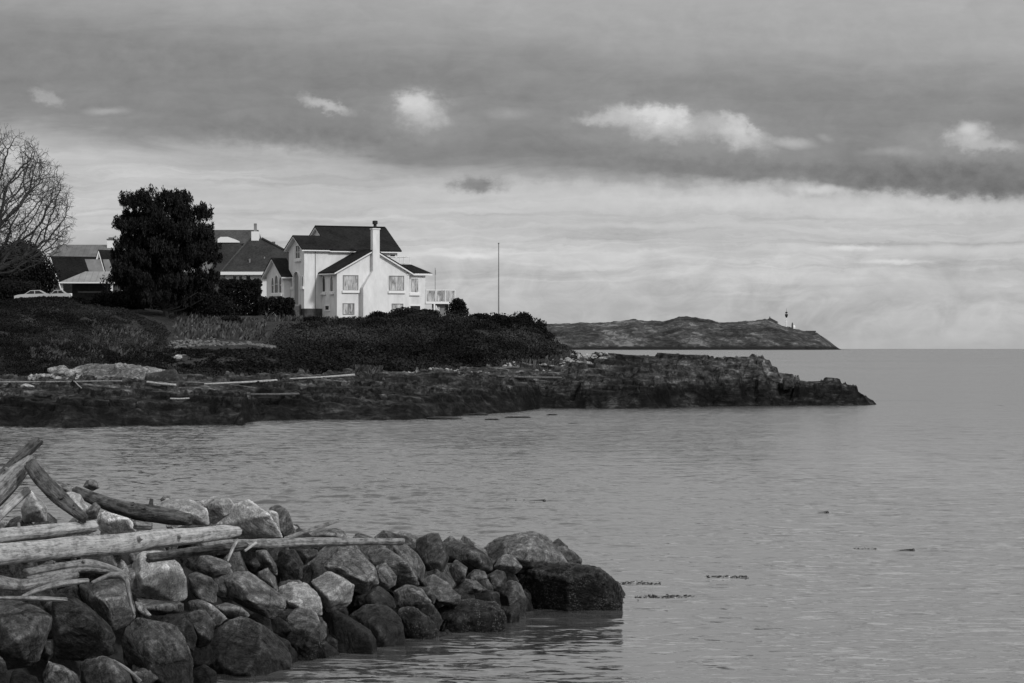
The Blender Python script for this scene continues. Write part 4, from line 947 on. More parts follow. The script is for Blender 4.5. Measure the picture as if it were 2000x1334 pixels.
# ------------------------------------------------------------------ breakwater of boulders in the foreground
KS = .6
def wl(x): return np.interp(x, [-400, 0, 300, 560, 860, 1000, 1040, 1215, 1260], [45, 48.2, 52.4, 57.6, 62.9, 66.5, 69.0, 69.2, 72])
def crest(x): return np.interp(x, [-400, 200, 450, 700, 900, 1100, 1210, 1260], [3.3, 3.05, 2.75, 2.2, 1.95, 1.65, 1.2, 0])
def dep(x, y):
    """distance of the pile's surface at a picture point"""
    s = (y-YL)/F; D = (H+KS*wl(x))/(KS+s); z = H-s*D
    if z > crest(x): D = (H-crest(x))/s
    return float(D)
def mound():
    us = np.arange(-400, 1250, 12.); T = np.linspace(-1, 1, 60); U_, V_ = np.meshgrid(us, np.linspace(0, 1, 60), indexing='ij')
    w = wl(U_)+1.3; c = crest(U_); Dd = w-2+V_*(c/KS+2+8.5*np.clip((1300-U_)/900, .35, 1)+3)
    back = w+c/KS+6.0*np.clip((1250-U_)/900, .25, 1)
    Z_ = np.minimum(KS*(Dd-w), c)-np.maximum(0, Dd-back)*.9-.95; Z_ = Z_+fbm(U_/30, Dd*1.4, U_*0, 3, 55)*.2
    X_ = (U_-1000)/F*Dd; v_ = np.stack([X_, Dd, Z_], -1).reshape(-1, 3); n, m_ = X_.shape; idx = np.arange(n*m_).reshape(n, m_)
    f_ = np.stack([idx[:-1, :-1], idx[1:, :-1], idx[1:, 1:], idx[:-1, 1:]], -1).reshape(-1, 4)
    o = mk('gravel', v_, f_, M['gravel']); tag(o, kind='structure')
mound()
FR = {1: (0, 840, 4.), 2: (0, 1060, 4.), 3: (400, 960, 3.566), 4: (780, 960, 3.566)}
GB = 'boulders of the rock pile'
ROCKS = [
 (2, 'rock_mid', 'large pitted pale boulder cut by the left edge, below the driftwood', [(-120, 430), (0, 425), (150, 455), (330, 520), (405, 580), (400, 650), (350, 780), (300, 920), (230, 980), (60, 1000), (-100, 900)]),
 (2, 'rock_dark', 'big dark smooth boulder right of the pitted left edge boulder', [(410, 400), (520, 385), (640, 450), (760, 570), (860, 650), (900, 740), (890, 870), (700, 930), (430, 900), (395, 600)]),
 (2, 'rock_mid', 'knobbly boulder under the curved root, neck-shaped', [(620, 330), (850, 300), (960, 265), (1015, 330), (1000, 450), (1080, 580), (1000, 650), (890, 690), (760, 570), (640, 440)]),
 (2, 'rock_pale', 'tall light flat-faced boulder under the thickest log', [(1040, 120), (1080, 60), (1290, 60), (1400, 160), (1470, 320), (1470, 430), (1380, 470), (1060, 420), (1025, 200)]),
 (2, 'rock_mid', 'small rounded boulder right of the tall light flat-faced one', [(1470, 250), (1530, 225), (1650, 270), (1705, 330), (1690, 470), (1580, 485), (1480, 370)]),
 (2, 'rock_mid', 'wedge boulder with rough top below the short upright stick', [(1420, 100), (1550, 85), (1700, 120), (1820, 165), (1780, 240), (1680, 285), (1530, 240), (1430, 180)]),
 (2, 'rock_mid', 'large cracked boulder in the middle of the lower left pile', [(950, 700), (1080, 580), (1220, 600), (1380, 650), (1450, 760), (1510, 920), (1380, 980), (1050, 940), (955, 820)]),
 (2, 'rock_mid', 'flat slab lying under the tall light flat-faced boulder', [(1050, 430), (1250, 450), (1480, 470), (1450, 550), (1220, 575), (1080, 500)]),
 (2, 'rock_dark', 'dark curved boulder behind the large cracked boulder', [(1200, 590), (1280, 555), (1400, 560), (1500, 640), (1540, 740), (1520, 860), (1420, 800), (1280, 680)]),
 (2, 'rock_mid', 'small light block tucked left of the long diagonal boulder', [(1450, 450), (1560, 435), (1660, 510), (1785, 600), (1700, 655), (1600, 600), (1480, 540)]),
 (2, 'rock_dark', 'black boulder in the gap left of the great sloping boulder', [(1400, 560), (1600, 520), (1690, 640), (1660, 780), (1550, 820), (1480, 700)]),
 (2, 'rock_mid', 'rough-topped boulder cut by the bottom edge', [(620, 940), (700, 890), (790, 868), (900, 920), (1000, 1010), (1040, 1110), (850, 1240), (640, 1200)]),
 (2, 'rock_mid', 'pointed boulder cut by the bottom edge, left of the rough-topped one', [(340, 1000), (375, 920), (500, 960), (600, 1030), (630, 1110), (500, 1230), (330, 1180)]),
 (2, 'rock_dark', 'small dark stone between pitted boulder and pointed bottom boulder', [(340, 780), (400, 760), (418, 880), (370, 940), (320, 900)]),
 (2, 'rock_dark', 'dark boulder in the lower left corner of the pile', [(-120, 880), (-10, 870), (50, 960), (60, 1030), (0, 1130), (-120, 1150)]),
 (2, 'rock_dark', 'low wet rock awash at the bottom edge', [(1480, 990), (1600, 945), (1690, 1010), (1700, 1060), (1600, 1100), (1470, 1100)]),
 (2, 'rock_mid', 'narrow wedge stone between neck-shaped boulder and flat slab', [(1050, 450), (1110, 470), (1185, 570), (1110, 600), (1045, 540)]),
 (3, 'rock_dark', 'great dark sloping boulder at the water, lower centre left', [(-80, 1100), (0, 1000), (150, 900), (230, 855), (330, 890), (480, 980), (560, 1060), (620, 1160), (560, 1210), (380, 1260), (100, 1290), (-80, 1240)]),
 (3, 'rock_mid', 'long diagonal boulder pointing down to the right', [(80, 610), (220, 560), (300, 555), (420, 640), (560, 740), (585, 790), (470, 895), (400, 870), (200, 760), (90, 700)]),
 (3, 'rock_pale', 'light boulder with a dark pit on its top', [(505, 660), (620, 620), (720, 640), (805, 720), (825, 860), (760, 880), (700, 820), (590, 830), (515, 740)]),
 (3, 'rock_pale', 'split-faced light boulder standing upright, centre of pile', [(735, 620), (860, 548), (960, 600), (1052, 650), (1030, 760), (960, 845), (850, 840), (800, 720)]),
 (3, 'rock_mid', 'tallest peaked boulder under the long thin log', [(690, 520), (780, 440), (900, 330), (1000, 308), (1080, 400), (1180, 520), (1212, 640), (1110, 715), (1040, 690), (880, 600), (720, 590)]),
 (3, 'rock_mid', 'slanting boulder just right of the tallest peaked boulder', [(1110, 400), (1250, 385), (1360, 470), (1470, 560), (1502, 655), (1400, 665), (1280, 590), (1170, 490)]),
 (3, 'rock_mid', 'thin slanting slab under the right end of the long thin log', [(1300, 370), (1390, 355), (1480, 430), (1538, 530), (1520, 640), (1440, 580), (1330, 450)]),
 (3, 'rock_mid', 'small six-sided grey boulder below the slanting boulder', [(1185, 520), (1260, 492), (1340, 590), (1330, 655), (1270, 685), (1205, 650)]),
 (3, 'rock_dark', 'dark flat-topped boulder right of the split-faced boulder', [(1040, 730), (1210, 645), (1335, 740), (1335, 820), (1180, 840), (1030, 810)]),
 (3, 'rock_mid', 'smooth grey boulder right of the dark flat-topped boulder', [(1305, 700), (1400, 642), (1500, 665), (1585, 775), (1480, 830), (1340, 810)]),
 (3, 'rock_mid', 'small smooth stone right of the smooth grey boulder', [(1480, 660), (1560, 665), (1615, 730), (1600, 785), (1530, 780)]),
 (3, 'rock_mid', 'striated slab sloping down to the right, right centre', [(1500, 620), (1590, 572), (1700, 640), (1795, 745), (1770, 790), (1620, 790), (1540, 700)]),
 (3, 'rock_dark', 'dark speckled boulder left of the barnacled boulders', [(1005, 850), (1120, 788), (1270, 785), (1370, 870), (1395, 1020), (1280, 1070), (1140, 1010), (1010, 920)]),
 (3, 'rock_dark', 'dark kite-shaped boulder at the waterline, centre', [(830, 980), (900, 825), (1000, 870), (1150, 970), (1205, 1040), (1180, 1100), (1000, 1130), (840, 1090)]),
 (3, 'rock_mid', 'rounded grey boulder below the light pitted-top boulder', [(550, 880), (620, 820), (700, 793), (780, 830), (812, 920), (800, 990), (680, 1000), (560, 950)]),
 (3, 'rock_barn', 'wet boulder at the waterline right of the great sloping boulder', [(555, 980), (650, 938), (770, 990), (845, 1060), (830, 1120), (650, 1130), (560, 1070)]),
 (3, 'rock_barn', 'barnacle-streaked boulder right of the dark speckled one', [(1345, 820), (1470, 805), (1590, 890), (1635, 980), (1590, 1030), (1400, 1040), (1370, 930)]),
 (3, 'rock_pale', 'pale block at the top, behind the tip of the thickest log', [(-30, 110), (60, 50), (150, 45), (205, 80), (190, 150), (60, 235), (0, 200)]),
 (3, 'rock_pale', 'pale peaked boulder on the skyline behind the thickest log tip', [(50, 225), (190, 90), (310, 58), (370, 140), (460, 250), (555, 325), (400, 345), (230, 340)]),
 (3, 'rock_pale', 'narrow pale boulder right of the pale peaked boulder', [(365, 135), (430, 122), (510, 150), (525, 285), (450, 300), (400, 220)]),
 (3, 'rock_mid', 'dark-sided pointed boulder at the right end of the pale skyline rocks', [(430, 110), (520, 90), (560, 140), (640, 290), (600, 330), (520, 325), (490, 180)]),
 (3, 'rock_mid', 'low flat boulder behind the slender leaning stick', [(690, 310), (760, 272), (900, 255), (970, 265), (1005, 310), (900, 350), (740, 345)]),
 (3, 'rock_dark', 'dark low peak behind the right end of the long thin log', [(1170, 325), (1240, 268), (1330, 310), (1470, 325), (1440, 380), (1250, 370)]),
 (3, 'rock_dark', 'squarish dark boulder with notched top on the skyline', [(1465, 330), (1570, 285), (1630, 288), (1645, 350), (1700, 470), (1640, 610), (1530, 570), (1470, 420)]),
 (4, 'rock_dark', 'broad dark boulder left of the big domed skyline boulder', [(290, 350), (380, 343), (500, 370), (580, 420), (655, 480), (650, 545), (540, 590), (440, 540), (320, 440)]),
 (4, 'rock_mid', 'small stone under the broad dark skyline boulder', [(455, 600), (520, 535), (600, 555), (620, 600), (540, 640), (460, 630)]),
 (4, 'rock_mid', 'big domed boulder on the skyline near the right end', [(592, 365), (700, 320), (840, 288), (930, 278), (1030, 308), (1100, 390), (1182, 510), (1000, 580), (860, 580), (650, 530), (588, 440)]),
 (4, 'rock_mid', 'triangular grey stone leaning on the domed skyline boulder', [(655, 525), (720, 440), (785, 430), (860, 530), (800, 585), (700, 580)]),
 (4, 'rock_barn', 'largest boulder at the right tip of the pile, in the water', [(785, 600), (900, 540), (1080, 498), (1180, 515), (1280, 538), (1360, 533), (1440, 580), (1540, 670), (1552, 830), (1545, 880), (1280, 890), (900, 830), (860, 720)]),
 (4, 'rock_mid', 'lens-shaped flat stone between larger dark stones', [(385, 650), (440, 603), (540, 622), (608, 670), (560, 705), (480, 720), (410, 730)]),
 (4, 'rock_dark', 'rough dark stone above the small round right-hand stone', [(560, 610), (680, 540), (745, 560), (745, 650), (700, 710), (590, 690)]),
 (4, 'rock_mid', 'round pitted stone left of the largest right tip boulder', [(690, 690), (770, 608), (850, 650), (882, 740), (870, 815), (780, 840), (705, 780)]),
 (4, 'rock_dark', 'flat dark stone behind the crusted waterline boulder', [(440, 750), (600, 685), (690, 700), (710, 770), (560, 810)]),
 (4, 'rock_barn', 'boulder crusted with pale barnacles at the waterline', [(190, 810), (350, 770), (500, 748), (680, 770), (732, 870), (735, 960), (600, 1005), (380, 1005), (260, 960), (190, 890)]),
 (4, 'rock_dark', 'small wet stone between crusted boulder and right tip boulder', [(690, 790), (800, 800), (840, 860), (770, 925), (720, 920)]),
 (4, 'rock_dark', 'dark angular stone below the notched skyline boulder', [(310, 580), (390, 468), (475, 530), (450, 640), (350, 650)]),
 (1, 'rock_pale', 'light boulder with a dark patch framed by the leaning logs', [(160, 610), (240, 465), (300, 530), (370, 600), (365, 715), (180, 720)]),
 (1, 'rock_pale', 'pale boulder right of the right-leaning log', [(470, 495), (560, 480), (625, 500), (692, 600), (655, 690), (560, 640)]),
 (1, 'rock_mid', 'small dome-shaped stone on the skyline above the dark beam', [(630, 440), (680, 383), (750, 388), (785, 450), (720, 480)]),
 (1, 'rock_mid', 'flat stone on the skyline right of the leaning logs', [(365, 392), (450, 396), (570, 448), (575, 500), (480, 510), (390, 450)]),
 (1, 'rock_mid', 'small upright stone left end of the dark beam', [(662, 650), (740, 560), (788, 600), (755, 700), (690, 705)]),
 (1, 'rock_pale', 'pale rounded boulder just above the thickest log', [(745, 670), (800, 618), (900, 660), (1060, 745), (1075, 800), (880, 825), (770, 790)]),
 (1, 'rock_pale', 'pale rough block behind the right end of the dark beam', [(1180, 600), (1300, 540), (1500, 545), (1620, 620), (1645, 750), (1450, 740), (1230, 660)]),
 (1, 'rock_pale', 'pale flat-topped boulder on the skyline over the log tip', [(1550, 555), (1660, 518), (1800, 535), (1835, 590), (1740, 690), (1630, 660)]),
 (1, 'rock_mid', 'small dark nub on the skyline left of the pale rough block', [(1240, 545), (1280, 508), (1340, 520), (1360, 560), (1290, 575)]),
 (3, 'rock_mid', 'rough stone with ridge under the short upright stick', [(340, 400), (420, 395), (500, 510), (508, 590), (440, 580), (370, 480)]),
 (3, 'rock_mid', 'banded stone below the ridge stone, above the diagonal boulder', [(370, 560), (440, 530), (495, 600), (510, 700), (440, 700), (380, 640)]),
 (3, 'rock_dark', 'dark round boulder left of the tallest peaked boulder', [(510, 410), (620, 395), (685, 500), (680, 610), (540, 640), (500, 540)]),
 (3, 'rock_dark', 'dark block wedged under the middle of the long thin log', [(630, 400), (810, 395), (780, 450), (690, 520), (640, 470)]),
 (3, 'rock_mid', 'flat grey stone above the great sloping boulder', [(45, 800), (150, 772), (250, 805), (330, 870), (230, 900), (130, 890)]),
 (3, 'rock_dark', 'dark stone below the flat grey stone at left centre', [(-60, 800), (40, 780), (100, 860), (60, 960), (-40, 940)]),
]
def boulders():
    for i, (fr, mt, lab, pts) in enumerate(ROCKS):
        ox, oy, s = FR[fr]; P = [(ox+a/s, oy+b/s) for a, b in pts]; r_ = random.Random(i*7+1)
        cx = sum(p[0] for p in P)/len(P); cy = sum(p[1] for p in P)/len(P); w = max(p[0] for p in P)-min(p[0] for p in P); h = max(p[1] for p in P)-min(p[1] for p in P)
        D = dep(cx, cy+h*.12); sc = D/F; t = max(.55*min(w, h)+.18*max(w, h), 20)*sc*.72
        V = []
        zmin = min(WP(p[0], p[1], D).z for p in P)
        for (a, b) in P:
            V.append(WP(a, b, D+r_.uniform(-.12, .12)*t)); q = WP(cx+(a-cx)*.86, cy+(b-cy)*.86, D+t*.6)
            if r_.random() < .5: V.append(q)
            if WP(a, b, D).z < zmin+.35*h*sc and zmin < .5: V.append(WP(a, b, D)+Vector((0, r_.uniform(-.2, .4), -.9)))
        # front facets: a few knees pushed towards the viewer
        # front facets: a ridge line pushed towards the viewer, splitting the stone into a few broad broken faces
        th = r_.uniform(-1.2, 1.2)+math.pi/2*r_.choice((0, 1)); rl = r_.uniform(.12, .34); ox_, oy_ = r_.uniform(-.14, .14)*w, r_.uniform(-.22, .06)*h
        V.append(WP(cx+ox_+math.cos(th)*w*rl, cy+oy_+math.sin(th)*h*rl, D-t*r_.uniform(.95, 1.4))); V.append(WP(cx+ox_-math.cos(th)*w*rl, cy+oy_-math.sin(th)*h*rl, D-t*r_.uniform(.45, 1.0)))
        if r_.random() < .5: V.append(WP(cx+r_.uniform(-.3, .3)*w, cy+r_.uniform(.1, .36)*h, D-t*r_.uniform(.6, .9)))
        for j in range(4):
            tt = 2*math.pi*(j+r_.random())/4; V.append(WP(cx+math.cos(tt)*w*.27, cy+math.sin(tt)*h*.25, D+t*r_.uniform(.8, 1.1)))
        if lab.startswith('large') or w*sc > 1.0: am = .030
        else: am = .036
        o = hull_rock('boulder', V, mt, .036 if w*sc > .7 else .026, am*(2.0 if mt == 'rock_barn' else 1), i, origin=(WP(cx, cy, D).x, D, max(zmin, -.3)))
        tag(o, lab, 'boulder', GB)
    # small stones filling the gaps behind the big ones
    proto = []
    for k_ in range(5):
        r_ = random.Random(900+k_); V = [Vector((r_.gauss(0, 1), r_.gauss(0, 1), r_.gauss(0, .8))).normalized()*r_.uniform(.30, .42) for _ in range(14)]
        V = [Vector((v_.x*1.25, v_.y, v_.z*.9)) for v_ in V]; proto.append(hull_rock('small_boulder', V, ['rock_dark', 'rock_mid', 'rock_dark', 'rock_mid', 'rock_dark'][k_], .035, .05, 400+k_, origin=(0, 0, 0)))
    finish_rocks()
    for p in proto: tag(p, 'small half-hidden stone wedged in a gap between the larger boulders', 'boulder', 'small stones filling gaps in the rock pile')
    n = 0
    r_ = random.Random(77); spots = []
    while len(spots) < 135:
        x = r_.uniform(-60, 1195); w = float(wl(x)); c = float(crest(x)); D = r_.uniform(w-.1, w+c/KS+3.2*min(1, (1250-x)/900)); z = min(KS*(D-w), c)-.62
        if z < -.35: continue
        spots.append(((x-1000)/F*D, D, z))
    for i, s_ in enumerate(spots):
        o = proto[i % 5] if i < 5 else proto[i % 5].copy()
        if i >= 5: COL.objects.link(o)
        o.location = s_; o.rotation_euler = (r_.uniform(0, 6), r_.uniform(0, 6), r_.uniform(0, 6)); q = r_.uniform(.8, 1.45); o.scale = (q, q, q)
boulders()

# ------------------------------------------------------------------ driftwood logs
def log(name, label, pts, mt, Ds=None, off=.3, cat='log', seed=0, rough=.10, grp='driftwood logs', nside=28, ends=(.55, .55), flat=1., root=False):
    """pts: (picture x, y, radius in picture pixels); Ds: distances at the points"""
    if Ds is None: Ds = [dep(p[0], p[1])-off for p in (pts[0], pts[-1])]
    if len(Ds) == 2: tt = [(p[0]-pts[0][0])/((pts[-1][0]-pts[0][0]) or 1) for p in pts]; Ds = [Ds[0]*(1-t)+Ds[1]*t for t in tt]
    C3 = [WP(p[0], p[1], d) for p, d in zip(pts, Ds)]; Rr = [p[2]*d/F for p, d in zip(pts, Ds)]
    acc = [0]
    for a, b in zip(C3, C3[1:]): acc.append(acc[-1]+(b-a).length)
    L = acc[-1]; n = max(10, int(L/.07)); s_ = np.linspace(0, L, n); cx = np.stack([np.interp(s_, acc, [c[k_] for c in C3]) for k_ in range(3)], -1); rr = np.interp(s_, acc, Rr)
    # soften the bends
    for _ in range(6): cx[1:-1] = cx[1:-1]*.5+.25*(cx[:-2]+cx[2:])
    d = np.gradient(cx, axis=0); d /= np.linalg.norm(d, axis=1)[:, None]; up = np.array([0, 0, 1.]) if abs(d[:, 2]).mean() < .85 else np.array([0, 1., 0])
    a = np.cross(d, up); a /= np.linalg.norm(a, axis=1)[:, None]; b = np.cross(a, d)
    th = np.linspace(0, 2*math.pi, nside, endpoint=False); TH, S_ = np.meshgrid(th, s_, indexing='xy')
    rad = rr[:, None]*(1-rough*.9*np.clip(fbm(np.cos(TH)*3.4+seed, np.sin(TH)*3.4, S_*.35, 2, seed+9), 0, 1)+rough*fbm(np.cos(TH)*1.2+seed, np.sin(TH)*1.2, S_*1.1, 3, seed)+rough*.6*fbm(np.cos(TH)*3+seed, np.sin(TH)*3, S_*.6, 3, seed+5))
    v_ = cx[:, None, :]+rad[..., None]*(np.cos(TH)[..., None]*a[:, None, :]+flat*np.sin(TH)[..., None]*b[:, None, :])
    v_ = v_.reshape(-1, 3); org = C3[0]
    rings = [(cx[0]-d[0]*rr[0]*ends[0]*.5, .72, 0, -1), (cx[-1]+d[-1]*rr[-1]*ends[1]*.5, .72, n-1, 1)]
    F_ = []; UV = []
    def addface(ix, uvs): F_.append(ix); UV.extend(uvs)
    per = lambda i: rr[i]*2*math.pi
    for i in range(n-1):
        for j in range(nside):
            j2 = (j+1) % nside; t0, t1 = j/nside*per(i), (j+1)/nside*per(i)
            addface((i*nside+j, i*nside+j2, (i+1)*nside+j2, (i+1)*nside+j), [(s_[i], t0), (s_[i], t1), (s_[i+1], t1), (s_[i+1], t0)])
    V = [tuple(p) for p in v_]
    for (c_, sc, i, sg) in rings:
        base = len(V); 
        for j in range(nside):
            p = (v_[i*nside+j]-cx[i])*sc+c_+np.array([rnd.uniform(-1, 1)*.12*rr[i] for _ in range(3)])+d[i]*rnd.uniform(-.35, .35)*rr[i]*ends[0]*1.6; V.append(tuple(p))
        for j in range(nside):
            j2 = (j+1) % nside; q = (i*nside+j, base+j, base+j2, i*nside+j2); q = q if sg < 0 else q[::-1]; addface(q, [(s_[i], 0), (s_[i]+.1, 0), (s_[i]+.1, .1), (s_[i], .1)])
        V.append(tuple(np.array(V[base:base+nside]).mean(0)+d[i]*sg*rr[i]*.05)); c0 = len(V)-1
        for j in range(nside):
            j2 = (j+1) % nside; q = (base+j, c0, base+j2); q = q if sg < 0 else q[::-1]; addface(q, [(0, 0), (.1, 0), (0, .1)])
    V = [(p[0]-org[0], p[1]-org[1], p[2]-org[2]) for p in V]
    o = mk(name, V, F_, M[mt], uv=np.array(UV), smooth=True); o.location = org; tag(o, label, cat, grp)
    bm = bmesh.new(); bm.from_mesh(o.data); bmesh.ops.recalc_face_normals(bm, faces=bm.faces); bm.to_mesh(o.data); bm.free()
    if max(Rr) > .095 and nside > 12:      # snapped-off branch stubs
        q_ = random.Random(seed+300)
        for j in range(q_.choice((2, 3, 4))):
            i = int(q_.uniform(.15, .9)*n); t = q_.uniform(-.3, 3.0); dr = a[i]*math.cos(t)*-1+b[i]*math.sin(t)-np.array([0, .35, 0]); dr = Vector(dr+d[i]*q_.uniform(-.4, .4)).normalized(); c0 = Vector(cx[i])-org
            m = MB(); r0 = rr[i]*q_.uniform(.2, .34); e1 = c0+dr*rr[i]*q_.uniform(1.12, 1.7); m.bar(c0+dr*rr[i]*.4, e1, r0*1.3, 8, r0*.8); m.build('branch_stub', M[mt], o)
    return o
LOGS = [
 ('thickest bleached log lying right across the left of the rock pile', [(-80, 1092, 23), (0, 1083, 22), (120, 1072, 21.5), (250, 1060, 20), (350, 1048, 17), (440, 1039, 14), (466, 1037.5, 9)], 'wood_pale', [49.6, 54.6]),
 ('short thick pale log with a broken end, above the thickest log', [(-80, 1052, 14), (0, 1047, 13.5), (100, 1037, 13), (184, 1028, 12)], 'wood_pale', [51.2, 53.4]),
 ('dark pointed log topmost in the leaning pair at left', [(-30, 962, 7), (12, 918, 8), (50, 886, 11), (76, 862, 10)], 'wood_dark', [54.2, 54.6]),
 ('thick grooved log leaning up to the right at the left edge', [(-60, 1012, 20), (0, 960, 19), (35, 925, 16), (64, 897, 11)], 'wood_mid', [53.2, 54.0]),
 ('pale slim log leaning under the thick grooved log', [(-40, 1048, 8), (0, 1006, 9), (54, 958, 8)], 'wood_pale', [52.9, 53.8]),
 ('dark split log leaning down to the right from the left peak', [(58, 908, 12), (80, 935, 15), (120, 975, 14), (165, 1014, 9)], 'wood_dark', [53.6, 53.1]),
 ('long dark beam behind the pale rocks, light on top', [(146, 958, 8), (190, 978, 14), (260, 996, 18), (330, 1008, 16), (372, 1015, 12)], 'wood_dark', [57.2, 56.2]),
 ('long thin straight log crossing the middle of the rock pile', [(395, 1066, 8.5), (560, 1060, 8.5), (700, 1058, 8), (786, 1058, 6.5)], 'wood_mid', [55.2, 58.3]),
 ('dark half-hidden log under the tip of the thickest log', [(290, 1090, 10), (380, 1078, 10), (480, 1066, 9)], 'wood_dark', [54.3, 55.2]),
 ('slender stick leaning up to the right over the skyline', [(556, 1052, 3), (610, 1034, 3.6), (661, 1017, 3)], 'wood_mid', [58.0, 58.4]),
 ('short pale upright stick before the long thin log', [(445, 1096, 2), (452, 1075, 3.4), (464, 1054, 3)], 'wood_pale', [54.2, 54.6]),
 ('short splintered stick right of the upright stick', [(478, 1076, 2.5), (500, 1060, 3)], 'wood_pale', [54.9, 55.1]),
 ('bent grey log under the thickest log, ending in a root', [(52, 1122, 11), (100, 1112, 12), (170, 1103, 12), (205, 1110, 11), (238, 1120, 10), (252, 1134, 7)], 'wood_mid', [50.9, 52.0]),
 ('thick weathered log at left edge below the bent grey log', [(-60, 1134, 14), (0, 1138, 14), (40, 1146, 10), (90, 1134, 9), (150, 1122, 8)], 'wood_mid', [50.2, 51.2]),
 ('curved pale branch below the bent grey log', [(44, 1166, 4), (80, 1150, 6), (120, 1140, 6.5), (172, 1135, 5)], 'wood_mid', [50.3, 50.9]),
 ('straight low stick lying against the big dark smooth boulder', [(-20, 1168, 4), (60, 1169, 5), (130, 1172, 5)], 'wood_mid', [49.8, 50.3]),
 ('stubby cut log piece right of the pale rounded boulder', [(264, 1026, 7), (294, 1028, 7)], 'wood_mid', [54.8, 54.9]),
 ('twisted root hooked over the neck-shaped boulder', [(180, 1138, 4), (205, 1125, 5), (235, 1116, 6), (252, 1128, 6), (250, 1160, 4), (262, 1200, 3)], 'wood_mid', [51.0, 51.2]),
 ('thin pole leaning beside the rough-topped bottom boulder', [(222, 1290, 3), (250, 1306, 3.4), (276, 1330, 2.5)], 'wood_mid', [50.8, 50.8]),
]
for i, (lab, pts, mt, Ds) in enumerate(LOGS):
    log('driftwood_log' if pts[1][2] > 6 else 'driftwood_stick', lab, pts, mt, Ds, seed=i+1, rough=.42 if mt != 'wood_pale' else .2, cat='log' if pts[1][2] > 6 else 'stick')
# driftwood on the far shore
def shore_hit(x, y):
    Dd = np.arange(222, 330, .25); z, _ = shore_full(np.full_like(Dd, x), Dd); hit = np.nonzero(z >= H-(y-YL)/F*Dd)[0]
    return float(Dd[hit[0]]) if len(hit) else 280.
def shore_log(label, x0, y0, x1, y1, r0, r1, mt, Da, Db, i):
    # lies where the sight line meets the shelf, just clear of the bumps below it
    Da, Db = shore_hit(x0, y0), shore_hit(x1, y1); t_ = np.linspace(0, 1, 25); Dc = Da*(1-t_)+Db*t_; hs = [shore_hit(x0+(x1-x0)*q, y0+(y1-y0)*q) for q in t_]
    sh = float(max(0, np.percentile(Dc-np.array(hs), 80)))+.25; Da -= sh; Db -= sh
    log('beached_log', label, [(x0, y0, r0), ((x0+x1)/2, (y0+y1)/2+.6, (r0+r1)/2), (x1, y1, r1)], mt, [Da, Db], seed=40+i, grp='logs washed up on the far shore', nside=10)
for i, a in enumerate([
 ('very long straight log on the far shore running out of the left edge', -60, 747, 238, 744, 2.2, 1.6, 'wood_mid', 254, 256),
 ('short thick pale log on the far shore below the pale outcrop', 287, 746, 343, 752.5, 2.4, 2.8, 'wood_pale', 252, 250),
 ('long pale log at the foot of the bluff, left half of the pair', 400, 750, 540, 743, 1.8, 2.4, 'wood_pale', 262, 268),
 ('long pale log at the foot of the bluff, right half of the pair', 566, 740, 692, 732.5, 1.6, 2.6, 'wood_pale', 272, 278),
 ('dark straight log lying on the middle of the rock shelf', 490, 770, 583, 769.5, 2., 2.6, 'wood_dark', 250, 251),
 ('short white plank on the rock shelf, left of the dark straight log', 333, 778.5, 369, 778, 1.6, 1.6, 'wood_pale', 241, 241),
 ('small stick propped against the very long log', 146, 745, 159, 758, 1.1, 1.1, 'wood_pale', 250, 248),
 ('dark log at the foot of the bluff near its right end', 972, 735, 1096, 738, 2., 2.4, 'wood_dark', 295, 297),
 ('thin grey log below the right long pale log', 628, 740, 676, 746, 1.2, 1.2, 'wood_mid', 272, 270)]): shore_log(*a, i)

# ------------------------------------------------------------------ stones of the far shore
def shore_rock(label, px, py, D, w, h, mt, i, name='rock_outcrop', dp=.9, amp=.07, cat='rock', grp=None, vox=.14):
    sc = D/F; r_ = random.Random(500+i); c = WP(px, py, D); V = []
    for j in range(26):
        t = r_.uniform(0, 6.28); z = r_.uniform(-.6, 1); q = math.sqrt(max(0, 1-z*z*.8)); rr = r_.uniform(.8, 1.05)
        V.append(c+Vector((math.cos(t)*q*w*sc/2*rr, math.sin(t)*q*w*sc/2*dp*rr, max(z, -.5)*h*sc*rr)))
    o = hull_rock(name, V, mt, vox, amp, 500+i, origin=tuple(c)); tag(o, label, cat, grp); return o
shore_rock('long pale grooved rock outcrop at the foot of the bluff, far left', 215, 745, 262, 270, 38, 'rock_pale2', 0, dp=.5, amp=.10)
shore_rock('rough pale boulder at left end of the pale grooved outcrop', 115, 745, 260, 60, 36, 'rock_pale2', 1, dp=.7, amp=.1)
shore_rock('darker rounded rock at right end of the pale grooved outcrop', 320, 748, 259, 96, 30, 'rock_shelf', 2, dp=.5)
shore_rock('pair-like rounded stone below the very long far log', 52, 758, 250, 34, 10, 'rock_pale2', 3, name='shore_boulder')
shore_rock('light slab near the left of the rock shelf', 150, 783, 240, 62, 12, 'rock_pale2', 4, name='shore_boulder', dp=.5)
shore_rock('rounded knob of rock at the first notch of the rocky point', 1538, 752, 304, 30, 18, 'rock_shelf', 5, name='shore_boulder', vox=.1)
shore_rock('pale leaning rock against the bluff, left of the rubble bank', 347, 712, 283, 22, 26, 'rock_pale2', 6, name='shore_boulder', dp=.6)
for i, (px, py, w, h, lab) in enumerate([(870, 818, 92, 5, 'long flat reef just off the rock shelf'), (925, 810, 70, 5, 'flat reef nearest the notch in the shelf'), (1012, 815, 60, 3.4, 'middle flat reef off the shelf'), (1079, 810, 30, 2.6, 'small flat reef furthest right off the shelf'), (1120, 826, 26, 1.6, 'tiny reef breaking the calm water, nearest the viewer'), (960, 819, 40, 2.6, 'low reef at the front of the reef group')]):
    shore_rock(lab, px, py+1, 36000/(py+1-YL), w, h, 'rock_shelf', 20+i, name='reef', dp=.35, amp=.04, grp='reefs off the rock shelf', vox=.08)
